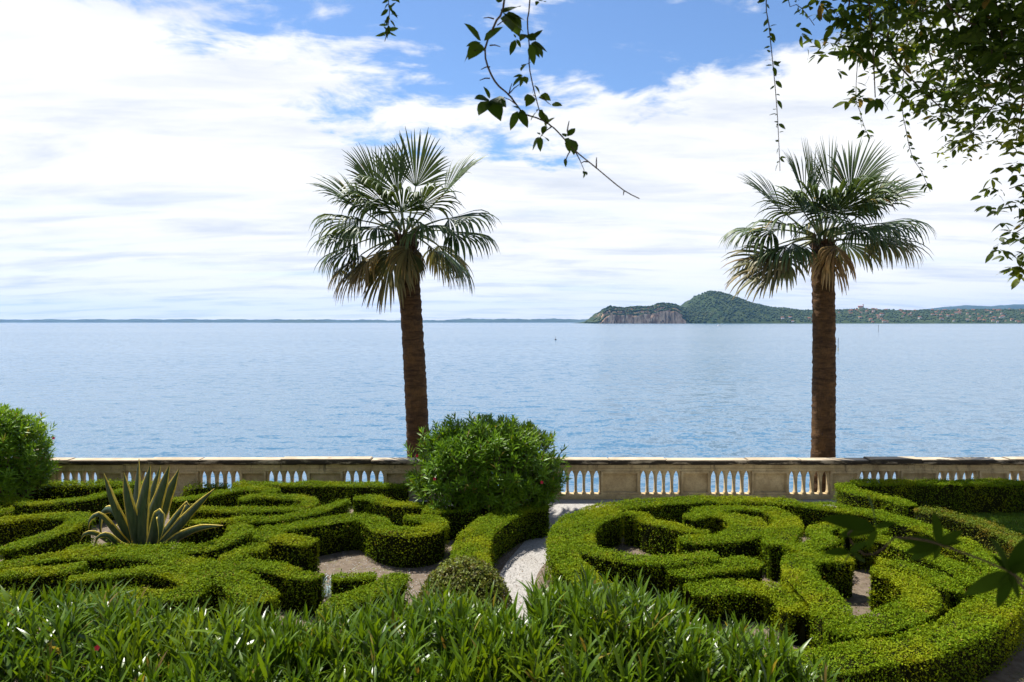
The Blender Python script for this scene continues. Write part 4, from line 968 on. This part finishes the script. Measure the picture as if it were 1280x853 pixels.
# dark lobed leaves close to the eye, lower corner
def lobed_shoot():
    base = np.array([1.25, .55, 2.6]); root = empty('lobed_vine_shoot', base, 'shaded vine shoot with large dark lobed leaves reaching in over the round bed', 'vine')
    Y = .80
    S = [base, base + [.02, .05, .5]] + [aty(px, py, Y) for px, py in [(1330, 790), (1285, 733), (1262, 715), (1220, 697), (1178, 682), (1150, 674), (1118, 672)]]
    C = spline(S, .02); Vv, Fv = tube(C, np.linspace(.004, .0012, len(C)), 6); link('stem', npmesh('stem', Vv - base, Fv, smooth=True), M['wood'], root)
    tw = tube(spline([aty(1118, 672, Y), aty(1098, 690, Y), aty(1078, 692, Y), aty(1060, 668, Y), aty(1078, 655, Y)], .01), .0010, 5)
    link('stem', npmesh('stem', tw[0] - base, tw[1], smooth=True), M['wood'], root)
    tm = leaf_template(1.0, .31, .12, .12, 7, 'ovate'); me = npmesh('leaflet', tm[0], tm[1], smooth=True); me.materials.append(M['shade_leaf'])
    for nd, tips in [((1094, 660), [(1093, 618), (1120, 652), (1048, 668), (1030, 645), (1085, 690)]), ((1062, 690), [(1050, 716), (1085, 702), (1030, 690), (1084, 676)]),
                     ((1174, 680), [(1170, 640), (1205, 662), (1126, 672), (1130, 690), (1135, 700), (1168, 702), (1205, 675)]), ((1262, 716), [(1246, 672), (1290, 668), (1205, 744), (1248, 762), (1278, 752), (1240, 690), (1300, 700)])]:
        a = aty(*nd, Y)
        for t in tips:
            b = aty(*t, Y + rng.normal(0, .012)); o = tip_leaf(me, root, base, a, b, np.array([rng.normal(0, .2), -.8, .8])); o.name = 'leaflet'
lobed_shoot()

# ------------------------------------------------------------------ far shore
def far_terrain():
    prof = np.array([(728, 404), (738, 402.5), (743, 399), (750, 388), (755, 385), (770, 385.5), (790, 384), (805, 384), (812, 380), (822, 379.5), (832, 381), (845, 384), (860, 386), (872, 381), (880, 374), (886, 368), (893, 365), (905, 366), (920, 370), (935, 375), (950, 380), (965, 383.5), (985, 386), (1005, 387), (1030, 389), (1060, 389), (1090, 388.5), (1120, 387.5), (1150, 388.5), (1180, 390), (1210, 389), (1250, 389), (1290, 388), (1400, 388), (1700, 392)])
    x = np.arange(728, 1700, 2.0); hpx = 404.3 - np.interp(x, prof[:, 0], prof[:, 1])
    Dr = np.interp(x, [728, 745, 830, 870, 900, 1000, 1060, 1700], [3060, 3065, 3075, 3300, 3350, 3500, 3650, 3700])
    Ds = np.interp(x, [728, 750, 840, 900, 1000, 1050, 1700], [3030, 3010, 3000, 3000, 2950, 2900, 2850])
    cliff = np.interp(x, [740, 748, 830, 845], [0, 1, 1, 0])
    v = np.concatenate([np.linspace(0, 1, 30), np.linspace(1.03, 2, 16)])
    Xw = (x - 640) / F * 3250
    D = Ds[:, None] + (Dr - Ds)[:, None] * v[None]
    D = np.where(v[None] > 1, Dr[:, None] + (v[None] - 1) * 900, D)
    z = hpx / F * Dr * 1.0
    up = np.where(v <= 1, v, 1)
    s_g = np.sin(up * math.pi / 2)**.9; s_c = np.clip(up * 1.15 + .28 * np.sin(up * 9)**2 * (1 - up), 0, 1)**.6
    shp = s_g[None] * (1 - cliff[:, None]) + s_c[None] * cliff[:, None]
    fall = np.where(v > 1, np.cos((v - 1) * math.pi / 2), 1)[None]
    Z = z[:, None] * shp * fall
    P_ = np.stack([np.broadcast_to(Xw[:, None], D.shape), D, Z], -1)
    nz = 6 * wob(P_, .012) + 3 * wob(P_, .045, 2) + 2.2 * wob(P_, .12, 5)
    P_[..., 2] += nz * np.clip(Z / 40, 0, 1) * np.where(np.abs(v - 1) < .05, .3, 1)[None]
    P_[..., 1] += cliff[:, None] * (7 * wob(P_, .05, 1) + 5 * wob(P_, .15, 3)) * np.where(v <= 1, 1, 0)[None]
    P_[..., 2] += LAKE_Z - .4 + 0.9
    n, m = D.shape; i = np.arange(n - 1)[:, None] * m; j = np.arange(m - 1)[None]
    Fq = np.stack([i + j, i + m + j, i + m + j + 1, i + j + 1], -1).reshape(-1, 4)
    P_[:, 0, 2] = LAKE_Z - 2; P_[:, -1, 2] = LAKE_Z - 2; P_[0, :, 2] = LAKE_Z - 2
    m_, g, out = new_mat('headland')
    geo = g.node('ShaderNodeNewGeometry'); nzv = g.xyz(geo.outputs['Normal'])[2]
    pos = geo.outputs['Position']
    rk = g.noise(g.vmath('MULTIPLY', pos, (1, 1, .35)), .05, 6, .65)
    rock = g.mix(g.smooth(rk, .35, .65), (.22, .13, .075), (.62, .42, .27))
    rock = g.mix(g.smooth(g.noise(g.vmath('MULTIPLY', pos, (.12, .12, .012)), 1.0, 4, .6), .52, .62), rock, (.07, .06, .04))
    gr = g.mix(g.smooth(g.noise(pos, .03, 5, .6), .3, .7), (.016, .032, .012), (.045, .062, .022))
    col = g.mix(g.smooth(g.math('ADD', nzv, g.math('MULTIPLY', g.math('SUBTRACT', rk, .5), .5)), .50, .62), rock, gr)
    p = g.node('ShaderNodeBsdfPrincipled'); g.l.new(col, p.inputs['Base Color']); p.inputs['Roughness'].default_value = 1; p.inputs['Specular IOR Level'].default_value = .1
    g.l.new(p.outputs[0], out.inputs[0])
    tag(link('headland', npmesh('headland', P_.reshape(-1, 3), Fq), m_), kind='structure')
    # woods: many small crowns read as one mass
    ico = bmesh.new(); bmesh.ops.create_icosphere(ico, subdivisions=1, radius=1); iv = np.array([v_.co[:] for v_ in ico.verts]); jf = np.array([[q.index for q in f.verts] for f in ico.faces]); ico.free()
    cnt = 12500; a = rng.integers(2, n - 1, cnt); b_ = rng.integers(1, 33, cnt); fr = rng.random((cnt, 2))
    Q = P_[a, b_] * (1 - fr[:, :1]) + P_[a - 1, b_ + 1] * fr[:, :1]
    slope = (P_[a, np.minimum(b_ + 1, m - 1), 2] - P_[a, b_ - 1, 2]) / np.maximum(P_[a, np.minimum(b_ + 1, m - 1), 1] - P_[a, b_ - 1, 1], .5)
    keep = (slope < 1.1) & (Q[:, 2] > LAKE_Z + .5) & ((Q[:, 0] / 3250 * F + 640 < 1010) | (rng.random(cnt) < .62)); Q = Q[keep]; cnt = len(Q)
    sz = rng.uniform(2.4, 5.2, cnt)[:, None, None]
    Vv = iv[None] * sz * np.array([1, 1, 1.05]) * rng.uniform(.75, 1.2, (cnt, 12, 1)) + Q[:, None] + np.array([0, 0, 2.0])
    Ff = (jf[None] + (np.arange(cnt) * 12)[:, None, None]).reshape(-1, 3)
    tag(link('far_wood', npmesh('far_wood', Vv.reshape(-1, 3), Ff), M['far_leaf']), 'dark green woods covering the far headland and shore', 'woods', kind='stuff')
    # houses
    wallm = [plain_mat('house_wall_' + nme, c, tuple(k * 1.12 for k in c), .2, .9) for nme, c in (('cream', (.55, .47, .36)), ('ochre', (.46, .30, .17)), ('white', (.66, .63, .58)))]
    roofm = plain_mat('house_roof_tiles', (.27, .10, .055), (.36, .16, .09), .3, .9)
    wl, rl = [], []
    for mt in wallm:
        bm = bmesh.new(); box_bm(bm, -.5, .5, -.38, .38, 0, .55); me = bmesh_to('wall', bm); me.materials.append(mt); wl.append(me)
    Vr = np.array([(-.56, -.46, .53), (.56, -.46, .53), (.56, .46, .53), (-.56, .46, .53), (-.56, 0, .80), (.56, 0, .80)])
    rme = npmesh('roof', Vr, [np.array([(0, 1, 5, 4), (2, 3, 4, 5), (3, 2, 1, 0)]), np.array([(1, 2, 5), (3, 0, 4)])]); rme.materials.append(roofm)
    nm = ['small cream house with tiled roof among trees on the far shore', 'small ochre house with tiled roof among trees on the far shore', 'small white house with tiled roof among trees on the far shore']
    hr = np.random.default_rng(5); made = 0
    while made < 150:
        px = hr.uniform(1046, 1330) if hr.random() < .93 else hr.uniform(955, 1012)
        ai = int((px - 728) / 2); bj = int(hr.integers(1, 27) if px > 1015 else hr.integers(1, 5))
        q = P_[ai, bj]
        if q[2] < LAKE_Z + 1: continue
        k = int(hr.integers(0, 3)); s = hr.uniform(7, 13)
        o = empty('house', q + np.array([0, -2, -.5]), nm[k], 'house', 'houses on the far shore'); o.scale = (s, s * .8, s * hr.uniform(.8, 1.15)); o.rotation_euler = (0, 0, hr.uniform(-.5, .5))
        link('wall', wl[k], None, o); link('roof', rme, None, o); made += 1
    q = P_[int((1126 - 728) / 2), 28]; o = empty('village_church', q + np.array([0, -2, 2.]), 'larger pale church on the crest of the far village', 'church')
    link('wall', box_me('wall', -12, 10, -6, 6, 0, 13), wallm[0], o); t_ = link('tower', box_me('tower', 10.05, 15, -2.5, 2.5, 0, 24), wallm[2], o)
    o2 = link('roof', rme, None, o, (-1, 0, 1)); o2.scale = (22, 14, 23)
    o3 = link('tower_roof', npmesh('tower_roof', np.array([(9.6, -3, 24.01), (15.4, -3, 24.01), (15.4, 3, 24.01), (9.6, 3, 24.01), (12.5, 0, 29)]), [np.array([(0, 1, 4), (1, 2, 4), (2, 3, 4), (3, 0, 4)]), np.array([(3, 2, 1, 0)])]), roofm, t_)
far_terrain()

def ridge(name, pts, D, thick=900, seed=0, rough=1.0):
    pts = np.array(pts, float); x = np.arange(pts[0, 0], pts[-1, 0], 2.0); hp = np.interp(x, pts[:, 0], pts[:, 1])
    hp = np.maximum(hp + rough * (.5 * np.sin(x * .11 + seed) + .35 * np.sin(x * .29 + seed * 2) + .25 * np.sin(x * .71)) * np.clip(hp / 3, 0, 1), 0)
    v = np.linspace(0, 1, 9); Z = (hp / F * D)[:, None] * np.sin(v * math.pi)[None]**.8; Y = D + (v[None] - .5) * thick
    P_ = np.stack([np.broadcast_to(((x - 640) / F * D)[:, None], Z.shape), np.broadcast_to(Y, Z.shape), Z + LAKE_Z - .5], -1)
    n, m = Z.shape; i = np.arange(n - 1)[:, None] * m; j = np.arange(m - 1)[None]
    Fq = np.stack([i + j, i + m + j, i + m + j + 1, i + j + 1], -1).reshape(-1, 4)
    tag(link(name, npmesh(name, P_.reshape(-1, 3), Fq), M['far_hill']), kind='structure')
M['far_hill'] = plain_mat('far_hill', (.018, .036, .03), (.035, .06, .045), .004, 1, coord='Position')
ridge('far_hills', [(-400, 3.6), (0, 3.6), (100, 4.0), (200, 4.2), (300, 4.0), (420, 3.8), (500, 3.2), (560, 3.5), (590, 5.2), (620, 4.6), (700, 4.8), (740, 4.2), (800, 3)], 9500, seed=1, rough=.7)
ridge('far_hills', [(335, 0), (352, 2.6), (375, 4.2), (400, 3.4), (420, 0)], 7600, 500, seed=4, rough=.5)
ridge('far_hills', [(1120, 6), (1150, 14.5), (1170, 19), (1190, 20), (1215, 22), (1240, 20), (1265, 22.5), (1300, 25), (1360, 24), (1500, 30), (1700, 20)], 9000, 1800, seed=2, rough=.9)

# buoys, pole and boat on the water
def on_water(px, py):
    p = atz(px, py, LAKE_Z); return p
M['dark_paint'] = plain_mat('dark_paint', (.03, .025, .025), (.05, .04, .04), 3, .6); M['yellow_paint'] = plain_mat('yellow_paint', (.5, .35, .05), (.55, .4, .07), 3, .6); M['white_paint'] = plain_mat('white_paint', (.75, .75, .75), (.8, .8, .8), 3, .5)
p = on_water(694.5, 425.2); o = empty('mooring_buoy', p, 'small dark mooring buoy alone on the open water', 'buoy')
bm = bmesh.new(); bmesh.ops.create_uvsphere(bm, u_segments=12, v_segments=8, radius=.32); bmesh.ops.scale(bm, vec=(1, 1, .8), verts=bm.verts); link('float', bmesh_to('float', bm, True), M['dark_paint'], o, (0, 0, .12))
Vv, Fv = tube(np.array([(0, 0, .3), (0, 0, .7), (0, 0, 1.15)]), [.06, .05, .05], 6); link('mast', npmesh('mast', Vv, Fv), M['dark_paint'], o)
p = on_water(1047.6, 438.5); o = empty('marker_pole', p, 'thin marker pole with yellow foot standing in the lake beside the straight palm', 'pole')
Vv, Fv = tube(np.array([(0, 0, -1.), (0, 0, 1.0), (0, 0, 2.6)]), .05, 8); link('post', npmesh('post', Vv, Fv), M['dark_paint'], o); Vv, Fv = tube(np.array([(0, 0, .0), (0, 0, .25), (0, 0, .5)]), .085, 8); link('collar', npmesh('collar', Vv, Fv), M['yellow_paint'], o)
p = on_water(1098, 415.5); o = empty('marker_pole', p, 'faint far marker pole standing in the lake below the village shore', 'pole')
Vv, Fv = tube(np.array([(0, 0, -1.), (0, 0, 2.0), (0, 0, 4.0)]), .09, 8); link('post', npmesh('post', Vv, Fv), M['dark_paint'], o); Vv, Fv = tube(np.array([(0, 0, 3.4), (0, 0, 3.7), (0, 0, 3.95)]), .2, 8); link('topmark', npmesh('topmark', Vv, Fv), M['dark_paint'], o)
p = on_water(898.5, 407.6); o = empty('motor_boat', p, 'tiny white motor boat on the water below the headland', 'boat')
hull = np.array([(-2.6, -.9, .7), (-2.6, .9, .7), (1.2, 1.0, .75), (3.4, 0, .95), (1.2, -1.0, .75), (-2.4, -.6, -.2), (-2.4, .6, -.2), (1.2, .6, -.2), (2.8, 0, -.1), (1.2, -.6, -.2)])
link('hull', npmesh('hull', hull, [np.array([(0, 1, 6, 5), (1, 2, 7, 6), (2, 3, 8, 7), (3, 4, 9, 8), (4, 0, 5, 9)]), np.array([(0, 4, 1), (1, 4, 2), (2, 4, 3)])]), M['white_paint'], o); link('cabin', box_me('cabin', -.8, .9, -.6, .6, .72, 1.7, .1), M['white_paint'], o)

# ------------------------------------------------------------------ air
def haze():
    me = box_me('haze', -15900, 15900, -400, 14400, LAKE_Z - 1.2, 420)
    for v in me.vertices:
        if v.co.z < 0: v.co.z = -7.2
    m, g, out = new_mat('haze_air')
    pv = g.node('ShaderNodeVolumePrincipled'); pv.inputs['Color'].default_value = (.20, .48, 1.0, 1); pv.inputs['Density'].default_value = HAZE; pv.inputs['Anisotropy'].default_value = .2
    g.l.new(pv.outputs[0], out.inputs['Volume'])
    tag(link('haze', me, m), kind='stuff')
HAZE = 3.2e-5
haze()
